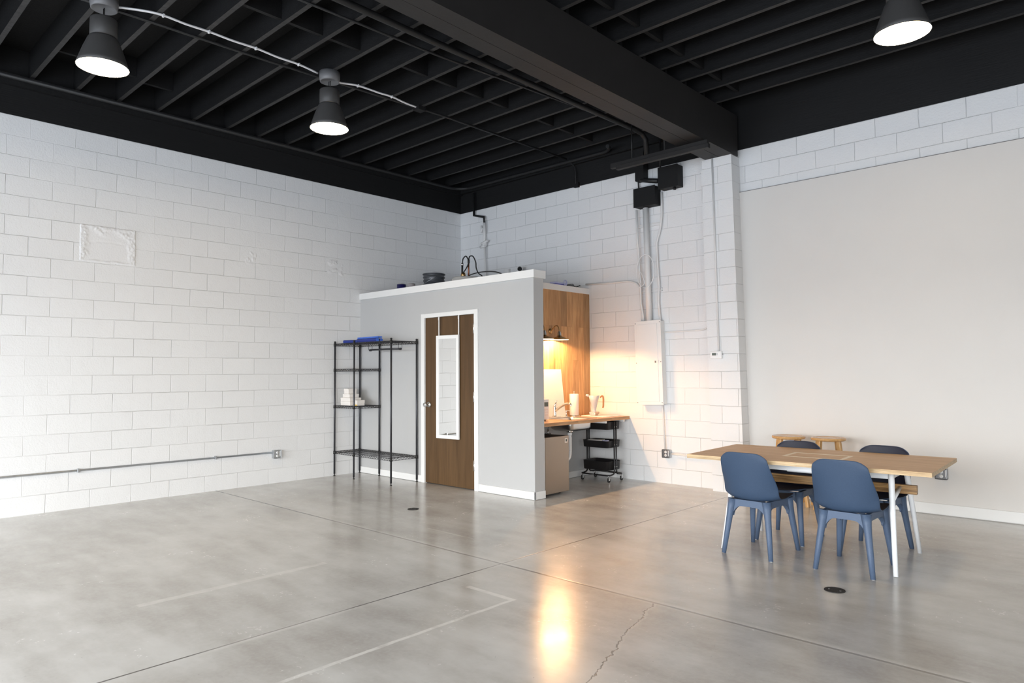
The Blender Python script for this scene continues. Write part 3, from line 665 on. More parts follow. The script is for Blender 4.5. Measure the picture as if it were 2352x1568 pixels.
st = thing('strut_channel', 'black strut channel hung below the beam end by the pilaster', 'bracket', (4.22, -0.84, 3.89))
MB().box((-0.62, 0.0, -0.005), (0.66, 0.05, 0.058), 0.004).build('upper_channel', 'beam', st)
MB().box((-0.50, -0.06, -0.055), (0.70, -0.005, -0.005), 0.004).build('lower_channel', 'beam', st)
for x in (-0.32, 0.12): MB().tube([(x, 0.02, 0.05), (x, 0.02, ZJ-3.895)], 0.008, 8).build('threaded_rod', 'blackpipe', st)

# thermostat with riser on the pilaster face
th = thing('thermostat', 'white wall thermostat with grey display on the pilaster', 'thermostat', (4.598, -0.138, 1.60))
MB().box((-0.072, -0.036, -0.044), (0.072, 0, 0.044), 0.006).build('housing', 'whiteplastic', th)
MB().box((-0.045, -0.039, -0.005), (0.004, -0.035, 0.024), 0.001).build('display', 'lcd', th)
for z in (0.002, 0.018): MB().box((0.014, -0.040, z-0.004), (0.022, -0.035, z+0.004), 0.001).build('button', 'greyplate', th)
MB().box((0.072, -0.02, 0.004), (0.082, -0.008, 0.014), 0.002).build('side_knob', 'greyplate', th)
pipe('thermostat_conduit', 'long thin conduit down the pilaster to the thermostat', 'conduit', [(4.627, -0.15, 1.645), (4.588, -0.15, 3.95)], 0.010, 'paintpipe')

# ================================================================== KITCHEN NOOK
CZ, CT = 0.826, 0.040; CX = 3.272
sx0, sx1, sy0, sy1 = 2.80, 3.17, -1.115, -0.66      # sink opening
ct = thing('worktop', 'wooden butcher block worktop along the plank wall of the kitchen nook', 'worktop', (XW+0.014, YPB, 0))
m = MB(); ox, oy = XW+0.014, YPB
def wbx(a, b, bev=0.0): m.box((a[0]-ox, a[1]-oy, a[2]), (b[0]-ox, b[1]-oy, b[2]), bev)
wbx((ox+0.001, YPB+0.001, CZ-CT), (CX, sy0, CZ)); wbx((ox+0.001, sy1, CZ-CT), (CX, -0.001, CZ)); wbx((ox+0.001, sy0, CZ-CT), (sx0, sy1, CZ)); wbx((sx1, sy0, CZ-CT), (CX, sy1, CZ))
m.build('worktop_slab', 'butcher', ct)
for y in (-0.10, -0.50):
    MB().box((CX-0.30-ox, y-oy-0.015, CZ-CT-0.03), (CX-0.02-ox, y-oy+0.015, CZ-CT), 0.004).build('support_bracket', 'white', ct)
# sink
sk = thing('kitchen_sink', 'stainless steel drop-in sink in the wooden worktop', 'sink', ((sx0+sx1)/2, (sy0+sy1)/2, CZ))
hx_, hy_ = (sx1-sx0)/2, (sy1-sy0)/2
m = MB()
for a, b in (((-hx_-0.035, -hy_-0.035), (hx_+0.03, -hy_+0.006)), ((-hx_-0.035, hy_-0.006), (hx_+0.03, hy_+0.035)), ((-hx_-0.115, -hy_-0.035), (-hx_+0.006, hy_+0.035)), ((hx_-0.006, -hy_-0.035), (hx_+0.03, hy_+0.035))):
    m.box((a[0], a[1], 0.001), (b[0], b[1], 0.006), 0.002)
m.build('sink_rim', 'sink', sk)
def rrect(hx, hy, r, n=5):
    o = []
    for cx, cy, a0 in ((hx-r, hy-r, 0), (-hx+r, hy-r, PI/2), (-hx+r, -hy+r, PI), (hx-r, -hy+r, 1.5*PI)):
        for i in range(n+1):
            a = a0+PI/2*i/n; o.append((cx+r*math.cos(a), cy+r*math.sin(a)))
    return o
m = MB(); rings = []
for (ins, z) in ((0.0, 0.004), (0.004, -0.06), (0.010, -0.115), (0.035, -0.138), (0.12, -0.142)):
    rings.append([m.bm.verts.new((x, y, z)) for x, y in rrect(hx_-0.002-ins, hy_-0.002-ins, 0.06)])
for A, B in zip(rings, rings[1:]):
    for j in range(len(A)):
        f = m.bm.faces.new((A[j], A[(j+1) % len(A)], B[(j+1) % len(A)], B[j])); f.smooth = True
m.bm.faces.new(rings[-1])
bo = m.build('sink_bowl', 'sink', sk)
so = bo.modifiers.new('thick', 'SOLIDIFY'); so.thickness = 0.003
MB().lathe([(0.0, -0.18), (0.030, -0.18), (0.046, -0.165), (0.046, -0.142), (0.0, -0.142)], (-0.02, 0.0, 0), 20).build('drain_basket', 'chrome', sk)
# white trap below
tp = thing('drain_trap', 'white plastic flexible drain pipe hanging under the sink', 'pipe', ((sx0+sx1)/2-0.02, (sy0+sy1)/2, CZ-0.18))
m = MB(); pp = []; rr = []
for i in range(34):
    z = -0.002-0.0065*i; pp.append((0, 0, z)); rr.append(0.022+(0.006 if (i % 2 and i > 8) else 0.0))
m.tube(pp, rr, 16)
m.tube([(0, 0, -0.21), (0, 0.002, -0.26), (0, -0.01, -0.30), (0, -0.04, -0.325), (0, -0.08, -0.31), (-0.01, -0.10, -0.26), (-0.03, -0.11, -0.20), (-0.15, -0.12, -0.19), (-0.31, -0.12, -0.19)], 0.022, 14)
m.build('trap_tube', 'pvc', tp)
MB().lathe([(0, -0.03), (0.029, -0.03), (0.031, 0.0), (0, 0.0)], (0, 0, 0), 18).build('slip_nut', 'pvc', tp)
# faucet
fx, fy = 2.735, -0.90
fc = thing('faucet', 'chrome single lever kitchen faucet behind the sink', 'faucet', (fx, fy, CZ+0.006))
MB().box((-0.028, -0.10, 0), (0.028, 0.10, 0.012), 0.006).build('base_plate', 'chrome', fc)
MB().lathe([(0, 0.01), (0.028, 0.01), (0.026, 0.03), (0.022, 0.09), (0.024, 0.13), (0.020, 0.15), (0, 0.155)], (0, 0, 0), 24).build('faucet_body', 'chrome', fc)
MB().tube(smooth_path([(0.01, 0, 0.08), (0.07, 0.005, 0.125), (0.15, 0.01, 0.168), (0.21, 0.015, 0.182), (0.245, 0.017, 0.172), (0.25, 0.018, 0.15)], 5), [0.017]*10+[0.014]*10+[0.015]*5+[0.016], 14).build('spout', 'chrome', fc)
MB().tube([(0, 0, 0.15), (0.0, 0.02, 0.175), (0.005, 0.035, 0.215)], [0.014, 0.012, 0.009], 12).build('lever', 'chrome', fc)
sp = thing('soap_dispenser', 'small chrome soap dispenser beside the faucet', 'soap dispenser', (2.715, -0.64, CZ+0.001))
MB().lathe([(0, 0), (0.018, 0), (0.018, 0.012), (0.010, 0.02), (0.009, 0.06), (0.012, 0.065), (0.011, 0.085), (0, 0.088)], (0, 0, 0), 16).build('pump_stem', 'chrome', sp)
MB().tube([(0, 0, 0.078), (0.05, 0, 0.08), (0.06, 0, 0.07)], 0.006, 8).build('nozzle', 'chrome', sp)
# leaning white board
lb_ = MB().hexa(((0.03, 0.0, 0), (0.055, 0.0, 0), (0.055, 0.62, 0), (0.03, 0.62, 0)), ((0.0, 0.0, 0.62), (0.018, 0.0, 0.62), (0.018, 0.575, 0.62), (0.0, 0.575, 0.62))).build('white_board', 'white', None, (XW+0.016, -1.24, CZ+0.001))
tag(lb_, 'plain white board leaning on the plank wall behind the faucet', 'board')
# microwave
mw = thing('microwave', 'small white microwave on the worktop beside the booth end wall', 'microwave', (2.66, -1.77, CZ+0.001))
MB().box((0, 0, 0.008), (0.315, 0.452, 0.262), 0.008).build('oven_case', 'whiteplastic', mw)
dr = MB().box((0.315, 0.005, 0.014), (0.335, 0.345, 0.256), 0.004).build('oven_door', 'whiteplastic', mw)
MB().box((0.334, 0.045, 0.055), (0.338, 0.265, 0.215), 0.002).build('door_window', 'lcd', dr)
MB().tube(smooth_path([(0.335, 0.305, 0.05), (0.362, 0.305, 0.065), (0.366, 0.305, 0.135), (0.362, 0.305, 0.205), (0.335, 0.305, 0.22)], 5), 0.008, 10).build('door_handle', 'nickel', dr)
cp = MB().box((0.315, 0.350, 0.014), (0.333, 0.448, 0.256), 0.004).build('control_panel', 'whiteplastic', mw)
MB().box((0.332, 0.365, 0.170), (0.336, 0.435, 0.222), 0.001).build('display', 'lcd', cp)
for r in range(3):
    for q in range(2): MB().box((0.332, 0.372+0.035*q, 0.06+0.032*r), (0.336, 0.394+0.035*q, 0.078+0.032*r), 0.001).build('button', 'paper', cp)
for x in (0.03, 0.29):
    for y in (0.03, 0.42): MB().lathe([(0, 0), (0.012, 0), (0.012, 0.01), (0, 0.01)], (x, y, 0), 10).build('foot', 'rubber', mw)
# paper towel
tw = thing('paper_towel_roll', 'white paper towel roll standing on the worktop', 'paper towel', (2.730, -0.490, CZ+0.001))
MB().lathe([(0, 0), (0.075, 0), (0.075, 0.008), (0.01, 0.012), (0, 0.012)], (0, 0, 0), 28).tube([(0, 0, 0.01), (0, 0, 0.315)], 0.006, 10).lathe([(0, 0.315), (0.010, 0.318), (0.010, 0.328), (0, 0.332)], (0, 0, 0), 12).build('holder', 'nickel', tw)
MB().lathe([(0.018, 0.016), (0.058, 0.016), (0.060, 0.02), (0.060, 0.29), (0.058, 0.294), (0.018, 0.294)], (0, 0, 0), 36).build('towel_roll', 'towel', tw)
# water jug
jg = thing('water_jug', 'milky tapered jug with brown handle on a bowl base', 'jug', (2.945, -0.34, CZ+0.012))
MB().lathe([(0, 0.0), (0.050, 0.0), (0.066, 0.03), (0.070, 0.048), (0.055, 0.052), (0.0, 0.05)], (0, 0, 0), 32).build('bowl_base', 'glass', jg)
MB().lathe([(0.030, 0.05), (0.026, 0.075), (0.034, 0.11), (0.056, 0.20), (0.072, 0.262), (0.069, 0.262), (0.053, 0.20), (0.031, 0.11), (0.0, 0.09)], (0, 0, 0), 32).build('jug_body', 'jug', jg)
MB().tube([(-0.055, -0.04, 0.258), (-0.085, -0.062, 0.268)], [0.02, 0.012], 10).build('spout', 'jug', jg)
MB().tube(smooth_path([(0.066, 0.045, 0.235), (0.088, 0.060, 0.255), (0.100, 0.068, 0.23), (0.100, 0.068, 0.13), (0.094, 0.064, 0.10)], 5), 0.011, 10).build('handle', 'caramel', jg)
MB().box((-0.045, -0.03, 0.185), (0.045, 0.03, 0.187)).build('filter_plate', 'whiteplastic', jg)
# folded towel under it
ft = tag(MB().box((-0.19, -0.12, 0), (0.19, 0.24, 0.005), 0.002).box((-0.185, -0.115, 0.005), (0.17, 0.22, 0.010), 0.002).build('dish_towel', 'towel', None, (2.985, -0.315, CZ+0.0005)), 'flat folded white dish towel under the jug', 'towel')
# wall light
wlx, wly, wlz = XW+0.0145, -0.955, 1.945
wl_ = thing('vanity_light', 'aged brass wall light with flared shades on the plank wall', 'wall lamp', (wlx, wly, wlz))
for dy in (-0.19, 0.105): MB().lathe([(0, 0.0), (0.036, 0.0), (0.036, 0.006), (0.022, 0.016), (0, 0.018)], (0, dy, 0), 24, axis='X').build('wall_rosette', 'brass', wl_)
for k, (dy) in enumerate((-0.19, 0.105)):
    a = MB().tube(smooth_path([(0.012, dy-0.12*0, 0.0), (0.05, dy, 0.035), (0.085, dy, 0.062), (0.125, dy, 0.058), (0.145, dy, 0.02), (0.147, dy, -0.02)], 5), 0.007, 10).build('gooseneck_arm', 'brass', wl_)
    MB().lathe([(0, 0.012), (0.012, 0.01), (0.022, -0.01), (0.026, -0.045), (0.030, -0.05), (0.030, -0.062), (0, -0.062)], (0.147, dy, -0.018), 20).build('socket_cup', 'nickel', wl_)
    MB().lathe([(0.030, -0.064), (0.032, -0.075), (0.042, -0.079), (0.078, -0.093), (0.121, -0.114), (0.123, -0.119), (0.120, -0.119)], (0.147, dy, 0), 40).lathe([(0.120, -0.119), (0.076, -0.098), (0.040, -0.084), (0.0, -0.081)], (0.147, dy, 0), 40, mi=1).build('lamp_shade', ['brass', 'enamel'], wl_)
    MB().lathe([(0, -0.070), (0.010, -0.070), (0.014, -0.076), (0.020, -0.086), (0.020, -0.094), (0.014, -0.103), (0, -0.107)], (0.147, dy, 0), 20).build('bulb', 'bulb', wl_)
# fridge
FX = 3.315
fr = thing('mini_fridge', 'small fridge with brushed steel door under the worktop', 'fridge', (FX, -1.560, 0))
MB().box((-0.50, -0.210, 0.022), (-0.05, 0.210, 0.668), 0.006).build('cabinet', 'plastic_black', fr)
fd = MB().box((-0.046, -0.214, 0.026), (0.0, 0.214, 0.668), 0.006).build('fridge_door', 'steel', fr)
MB().box((-0.001, 0.138, 0.585), (0.002, 0.188, 0.640), 0.001).build('door_badge', 'label', fd)
MB().box((0.001, 0.153, 0.600), (0.0035, 0.175, 0.628), 0.001).build('badge_mark', 'lcd', fd)
MB().box((-0.046, -0.226, 0.026), (-0.004, -0.215, 0.668), 0.003).build('hinge_strip', 'whiteplastic', fr)
for x in (-0.46, -0.10):
    for y in (-0.17, 0.15): MB().lathe([(0, 0), (0.016, 0), (0.016, 0.024), (0, 0.024)], (x, y, 0), 12).build('foot', 'rubber', fr)
# stove valves between fridge top and sink
hv = thing('shutoff_valves', 'pair of small chrome shutoff valves on the wall under the sink', 'valve', (XW+0.001, -1.02, 0.62))
for dy in (-0.10, 0.06):
    MB().tube([(0, dy, 0), (0.05, dy, 0), (0.05, dy, 0.06)], 0.009, 10).lathe([(0, 0.02), (0.018, 0.02), (0.018, 0.035), (0, 0.035)], (0.05, dy, 0.0), 12, axis='X').build('valve_body', 'chrome', hv)
    MB().tube(smooth_path([(0.05, dy, 0.06), (0.06, dy+0.02, 0.10), (0.075, dy+0.03, 0.13), (0.08, dy+0.03, 0.155)]), 0.006, 8).build('supply_hose', 'galv', hv)

# cart
ca = thing('utility_cart', 'black three tier metal cart on castors under the worktop end', 'cart', (3.025, -0.297, 0))
HX, HY = 0.205, 0.150
def tray(z, h):
    m = MB(); R = []
    for (ins, zz) in ((0.0, h), (0.004, h-0.004), (0.008, 0.004), (0.014, 0.0), (0.05, 0.0)):
        R.append([m.bm.verts.new((x, y, z+zz)) for x, y in rrect(HX-ins, HY-ins, 0.035)])
    for A, B in zip(R, R[1:]):
        for j in range(len(A)): m.bm.faces.new((A[j], A[(j+1) % len(A)], B[(j+1) % len(A)], B[j])).smooth = True
    m.bm.faces.new(R[-1])
    o = m.build('tray', 'blackcart', ca); s_ = o.modifiers.new('t', 'SOLIDIFY'); s_.thickness = 0.0025; return o
for z, h in ((0.668, 0.098), (0.435, 0.088), (0.148, 0.112)): tray(z, h)
for sx in (-1, 1):
    for sy in (-1, 1):
        X0 = sx*(HX+0.012); yu = sy*0.022
        path = [(X0, yu, 0.772), (X0, yu, 0.14), (X0, yu+sy*0.004, 0.115), (X0, yu+sy*0.02, 0.098), (X0, sy*0.10, 0.088), (X0, sy*(HY-0.02), 0.088), (X0-sx*0.008, sy*(HY-0.003), 0.088), (X0-sx*0.03, sy*(HY+0.005), 0.088), (0, sy*(HY+0.005), 0.088)]
        MB().tube(path, 0.0095, 10).build('frame_tube', 'blackcart', ca)
        for z in (0.70, 0.47, 0.19): MB().lathe([(0, 0.0105), (0.005, 0.0105), (0.005, 0.0), (0, 0)], (X0, yu, z), 10, axis='X').build('screw', 'nickel', ca) if sx > 0 else None
        c = MB().tube([(X0-sx*0.008, sy*(HY-0.008), 0.090), (X0-sx*0.008, sy*(HY-0.008), 0.062)], 0.006, 8).box((X0-sx*0.008-0.012, sy*(HY-0.008)-0.012, 0.024), (X0-sx*0.008-0.010, sy*(HY-0.008)+0.014, 0.062)).box((X0-sx*0.008+0.010, sy*(HY-0.008)-0.012, 0.024), (X0-sx*0.008+0.012, sy*(HY-0.008)+0.014, 0.062)).build('castor', 'chrome', ca)
        MB().lathe([(0, -0.009), (0.022, -0.010), (0.028, -0.007), (0.028, 0.007), (0.022, 0.010), (0, 0.009)], (X0-sx*0.008, sy*(HY-0.008)+0.004, 0.028), 20, axis='X').build('wheel', 'rubber', c)
# things in the middle tray
bw = thing('tray_box', 'pale flat packet lying in the cart middle tray', 'packet', (2.965, -0.33, 0.4385), 0.3)
MB().box((-0.10, -0.06, 0), (0.10, 0.06, 0.085), 0.004).build('packet', 'paper', bw)
MB().box((-0.101, -0.061, 0.055), (0.101, 0.061, 0.070), 0.002).build('label_band', 'canpale', bw)
rl = thing('tape_roll', 'violet tape roll in the cart middle tray', 'tape', (3.125, -0.34, 0.4385))
MB().lathe([(0.028, 0.0), (0.045, 0.0), (0.045, 0.085), (0.028, 0.085), (0.028, 0.0)], (0, 0, 0), 24).build('tape', 'clearcase', rl)
MB().lathe([(0.024, 0.001), (0.028, 0.001), (0.028, 0.084), (0.024, 0.084), (0.024, 0.001)], (0, 0, 0), 24).build('core', 'canblue', rl)

# ================================================================== WIRE SHELF AND WARDROBE RACK
PX = (0.030, 0.497, 1.312); PY = (-2.000, -2.412)
rk = thing('wire_rack', 'black wire shelving rack with hanging bar beside the brown door', 'rack', (PX[0], PY[0], 0))
def L(x, y, z): return (x-PX[0], y-PY[0], z)
for x in PX:
    for y in PY:
        p = MB().tube([L(x, y, 0.028), L(x, y, 1.845)], 0.0125, 14)
        for k in range(1, 70):
            z = 0.05+0.0254*k
            p.lathe([(0.0126, -0.0015), (0.0131, 0.0), (0.0126, 0.0015)], L(x, y, z), 12)
        po = p.build('post', 'blacksteel', rk)
        MB().lathe([(0, 0.0), (0.013, 0.0), (0.014, 0.008), (0.006, 0.012), (0.006, 0.03), (0, 0.03)], L(x, y, 0), 14).build('foot', 'rubber', po)
        MB().lathe([(0, 1.843), (0.0145, 1.843), (0.0145, 1.852), (0.010, 1.858), (0, 1.859)], L(x, y, 0), 14).build('cap', 'rubber', po)
def wire_shelf(x0, x1, z):
    m = MB(); r = 0.0032; y0, y1 = PY[1], PY[0]; dz = 0.028
    def rod(a, b, rr=r): m.tube([L(*a), L(*b)], rr, 6)
    for y in (y0, y1):
        rod((x0, y, z), (x1, y, z)); rod((x0, y, z-dz), (x1, y, z-dz))
        n = int((x1-x0)/0.05); zz = [L(x0+(x1-x0)*i/(2*n), y, z-(dz if i % 2 else 0)) for i in range(2*n+1)]
        m.tube(zz, 0.0022, 5)
    for x in (x0, x1):
        rod((x, y0, z), (x, y1, z)); rod((x, y0, z-dz), (x, y1, z-dz))
        n = int((y1-y0)/0.05); zz = [L(x, y0+(y1-y0)*i/(2*n), z-(dz if i % 2 else 0)) for i in range(2*n+1)]
        m.tube(zz, 0.0022, 5)
    n = int((x1-x0)/0.034)
    for i in range(1, n): rod((x0+(x1-x0)*i/n, y0, z+0.003), (x0+(x1-x0)*i/n, y1, z+0.003), 0.0014)
    for k in range(1, int((x1-x0)/0.2)+1): rod((x0+0.2*k, y0, z-0.002), (x0+0.2*k, y1, z-0.002), 0.003)
    for k in (1, 2):
        y = y0+(y1-y0)*k/3; rod((x0, y, z), (x1, y, z), 0.0022)
    s = m.build('wire_shelf', 'blacksteel', rk)
    for x in PX:
        if x0-0.01 <= x <= x1+0.01:
            for y in PY: MB().lathe([(0.013, -0.034), (0.018, -0.034), (0.0165, 0.008), (0.013, 0.008)], L(x, y, z), 12).build('collar', 'rubber', s)
wire_shelf(PX[0], PX[2], 1.822); wire_shelf(PX[0], PX[2], 0.335); wire_shelf(PX[0], PX[1], 1.470); wire_shelf(PX[0], PX[1], 0.965)
hb = MB().tube([L(0.56, -2.206, 1.728), L(1.245, -2.206, 1.728)], 0.0125, 12).build('hanging_bar', 'blacksteel', rk)
for x in (0.575, 1.23):
    MB().tube([L(x, -2.235, 1.82), L(x, -2.235, 1.735), L(x, -2.222, 1.713), L(x, -2.19, 1.713), L(x, -2.177, 1.735), L(x, -2.177, 1.82)], 0.003, 8).build('bar_hook', 'blacksteel', hb)
# blue rolled tubes on top
def blue_tube(label, a, b, r, name='blue_tube', ends=True):
    a = Vector(a); b = Vector(b); dd = b-a
    o = thing(name, label, 'tube', a)
    MB().tube([(0, 0, 0), dd], r, 20, cap=False).build('roll', 'blue', o)
    MB().tube([dd*0.999, dd*1.004], r*1.02, 20).tube([-dd*0.004, dd*0.001], r*1.02, 20).build('end_cap', 'bluelight', o)
zt = 1.8275
blue_tube('blue tube on rack top, its left half against the wall', (0.07, -2.29, zt+0.026), (0.42, -2.16, zt+0.026), 0.024)
blue_tube('blue tube at the front of the rack top, right of the white band', (0.42, -2.305, zt+0.026), (0.90, -2.325, zt+0.026), 0.024)
blue_tube('blue tube at the rear of the rack top beside the front one', (0.45, -2.215, zt+0.026), (0.88, -2.25, zt+0.026), 0.022)
bx_ = MB().box((0, -0.035, 0), (0.50, 0.035, 0.02), 0.002).build('blue_strip', 'bluelight', None, (0.42, -2.275, zt+0.0515)); tag(bx_, 'lighter blue flat strip lying across the blue tubes', 'strip')
bx_.rotation_euler = (0, 0, -0.05)
tag(MB().lathe([(0.0255, -0.008), (0.028, -0.008), (0.028, 0.008), (0.0255, 0.008), (0.0255, -0.008)], (0, 0, 0), 20, axis='X').build('paper_band', 'paper', None, (0.41, -2.162, zt+0.0285)), 'white paper band at end of the left blue tube', 'band')
# white boxes on the third shelf
zs = 0.971
def wbox(label, loc, sz, rz=0.0, y_=False):
    o = thing('white_box', label, 'box', loc, rz)
    MB().box((0, -sz[1]/2, 0), (sz[0], sz[1]/2, sz[2]*0.55), 0.002).build('box_base', 'paper', o)
    MB().box((-0.002, -sz[1]/2-0.002, sz[2]*0.5), (sz[0]+0.002, sz[1]/2+0.002, sz[2]), 0.002).build('box_lid', 'paper', o)
    if y_: MB().box((-0.001, -sz[1]/2-0.003, 0.002), (sz[0]+0.001, -sz[1]/2+0.001, 0.014)).build('yellow_stripe', 'yellow', o)
    return o
wbox('wide white box at the bottom of the shelf stack', (0.085, -2.26, zs), (0.225, 0.18, 0.055))
wbox('white box second from the bottom of the shelf stack', (0.083, -2.26, zs+0.056), (0.225, 0.18, 0.048))
wbox('flat white box second from the top of the shelf stack', (0.095, -2.25, zs+0.105), (0.165, 0.15, 0.050))
wbox('small white box on top of the shelf stack', (0.110, -2.25, zs+0.156), (0.110, 0.13, 0.072))
wbox('small cream box with yellow edge beside the white box stack', (0.335, -2.25, zs), (0.085, 0.12, 0.075), 0, True)

# ================================================================== TABLE
TA = math.radians(2.6)
tb = thing('dining_table', 'oak topped dining table with white tube legs and wooden stretcher', 'table', (6.418, -2.113, 0), TA)
TL, TW, TZ = 1.728, 1.002, 0.735
MB().box((-TL/2, -TW/2, TZ-0.0015), (TL/2, TW/2, TZ)).build('veneer_top', 'tabletop', tb)
MB().box((-TL/2, -TW/2, TZ-0.030), (TL/2, TW/2, TZ-0.0016), 0.001).build('top_board', 'plyedge', tb)
m = MB(); ix, iy, iw = (0.225, 0.155, 0.030)
m.box((-ix, -iy, TZ), (ix, -iy+iw, TZ+0.0006)).box((-ix, iy-iw, TZ), (ix, iy, TZ+0.0006)).box((-ix, -iy+iw, TZ), (-ix+iw, iy-iw, TZ+0.0006)).box((ix-iw, -iy+iw, TZ), (ix, iy-iw, TZ+0.0006))
m.build('inlay_border', 'inlay', tb, (0.0, 0.0, 0))
m = MB(); ax, ay = 0.560, 0.225
for s in (-1, 1):
    m.box((-ax, s*ay-0.012, TZ-0.100), (ax, s*ay+0.012, TZ-0.031), 0.002)
    m.box((s*ax-0.012, -ay, TZ-0.100), (s*ax+0.012, ay, TZ-0.031), 0.002)
m.build('apron_frame', 'whitesteel', tb)
MB().box((-0.20, -0.12, TZ-0.125), (0.20, 0.12, TZ-0.031), 0.006).build('cable_tray', 'whitesteel', tb)
for sx in (-1, 1):
    for sy in (-1, 1):
        MB().tube([(sx*0.567, sy*0.232, TZ-0.033), (sx*0.572, sy*0.250, TZ-0.12), (sx*0.583, sy*0.296, TZ-0.28), (sx*0.614, sy*0.405, 0.0)], [0.020, 0.020, 0.019, 0.016], 16).build('leg', 'whitesteel', tb)
        MB().tube([(sx*0.581, sy*0.285, 0.488), (sx*0.577, sy*0.012, 0.552)], 0.014, 12).build('brace', 'whitesteel', tb)
MB().box((-0.685, -0.022, 0.508), (0.685, 0.022, 0.572), 0.002).build('stretcher', 'beamwood', tb)

# ================================================================== CHAIRS
def make_chair():
    t = thing('dining_chair', 'x', 'chair')
    prof = [(-0.296, 0.792, 0.178), (-0.293, 0.772, 0.186), (-0.285, 0.725, 0.193), (-0.272, 0.655, 0.201), (-0.256, 0.585, 0.209), (-0.242, 0.525, 0.216), (-0.227, 0.470, 0.221), (-0.202, 0.430, 0.222), (-0.150, 0.414, 0.219), (-0.06, 0.412, 0.213), (0.03, 0.415, 0.208), (0.12, 0.424, 0.204), (0.19, 0.431, 0.197), (0.230, 0.426, 0.184)]
    m = MB(); NU = 12; G = []; n = len(prof)
    for i, (y, z, hw) in enumerate(prof):
        row = []; s = i/(n-1)
        back = max(0.0, 1-s*2.2); seat = min(1.0, max(0.0, (s-0.45)*3)); mid = max(0.0, 1-abs(s-0.45)*3.5)
        for j in range(NU+1):
            u = -1+2*j/NU; au = abs(u)
            x = u*hw; yy = y; z2 = z
            yy += 0.045*back*u*u+0.085*mid*u*u                 # wraps forward at the sides
            z2 += 0.020*seat*u*u+0.055*mid*u*u*u*u
            if i == 0: z2 -= 0.046*au**6
            elif i == 1: z2 -= 0.026*au**6
            elif i == 2: z2 -= 0.006*au**6
            if i == n-1: yy -= 0.05*au**4
            elif i == n-2: yy -= 0.02*au**4
            row.append(m.bm.verts.new((x, yy, z2)))
        G.append(row)
    for i in range(n-1):
        for j in range(NU): m.bm.faces.new((G[i][j], G[i][j+1], G[i+1][j+1], G[i+1][j])).smooth = True
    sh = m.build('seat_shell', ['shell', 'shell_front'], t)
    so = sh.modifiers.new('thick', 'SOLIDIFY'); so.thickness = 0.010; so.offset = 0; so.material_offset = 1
    sb = sh.modifiers.new('sub', 'SUBSURF'); sb.levels = 2; sb.render_levels = 2
    # base frame: four arched rails
    tops = {(-1, -1): (-0.140, -0.178), (1, -1): (0.140, -0.178), (-1, 1): (-0.148, 0.165), (1, 1): (0.148, 0.165)}
    feet = {(-1, -1): (-0.190, -0.235), (1, -1): (0.190, -0.235), (-1, 1): (-0.188, 0.235), (1, 1): (0.188, 0.235)}
    zt_, zb_ = 0.417, 0.362
    m = MB()
    def rail(p, q, th):
        P = Vector((*p, 0)); Q = Vector((*q, 0)); d = Q-P; ln = d.length; d.normalize(); nrm = Vector((-d.y, d.x, 0))
        N = 16; ring = []
        for i in range(N+1):
            u = i/N; x = u*ln
            e = min(x, ln-x)
            g = 0.075*max(0.0, 1-e/0.075)**2.2
            zb = zb_-g+0.006*math.sin(PI*u)
            c = P+d*x
            ring.append([m.bm.verts.new(c+nrm*sd*th/2+Vector((0, 0, zz))) for sd, zz in ((-1, zb), (1, zb), (1, zt_), (-1, zt_))])
        for A, B in zip(ring, ring[1:]):
            for j in range(4): m.bm.faces.new((A[j], A[(j+1) % 4], B[(j+1) % 4], B[j]))
        m.bm.faces.new(ring[0][::-1]); m.bm.faces.new(ring[-1])
    rail(tops[(-1, -1)], tops[(1, -1)], 0.026); rail(tops[(-1, 1)], tops[(1, 1)], 0.026)
    rail(tops[(-1, -1)], tops[(-1, 1)], 0.026); rail(tops[(1, -1)], tops[(1, 1)], 0.026)
    m.build('seat_frame', 'chairbase', t)
    for k in tops:
        a = Vector((*tops[k], zt_)); b = Vector((*feet[k], 0.0)); ms = Vector((*tops[k], 0.355))
        c0 = a.lerp(b, 0.0); pts = [a, a.lerp(b, 0.16), a.lerp(b, 0.30), a.lerp(b, 0.6), b+Vector((0, 0, 0.0))]
        sq = [(1, 0.45), (0.72, 0.85), (0.3, 1), (-0.3, 1), (-0.72, 0.85), (-1, 0.45), (-1, -0.45), (-0.72, -0.85), (-0.3, -1), (0.3, -1), (0.72, -0.85), (1, -0.45)]
        lm = MB(); lm.tube(pts, [0.033, 0.026, 0.0225, 0.0195, 0.0155], prof=sq)
        for f in lm.bm.faces: f.smooth = len(f.verts) == 4
        lg = lm.build('leg', 'chairbase', t)
        MB().lathe([(0, -0.0005), (0.012, -0.0005), (0.012, 0.002), (0, 0.002)], tuple(b), 10).build('glide', 'whiteplastic', lg)
    return t
ch = make_chair()
ch.location = (6.088, -2.436, 0); ch.rotation_euler = (0, 0, math.radians(-3)); ch['label'] = 'navy plastic chair on the near long side of the table, on the left'
dup(ch, (6.768, -2.420, 0), math.radians(-1), 'navy plastic chair on the near long side of the table, by its right front leg')
dup(ch, (6.077, -1.846, 0), PI+math.radians(1), 'navy plastic chair on the far side of the table, in front of the stools')
dup(ch, (6.735, -1.800, 0), PI-math.radians(2), 'navy plastic chair on the far side of the table, towards the right wall outlet')

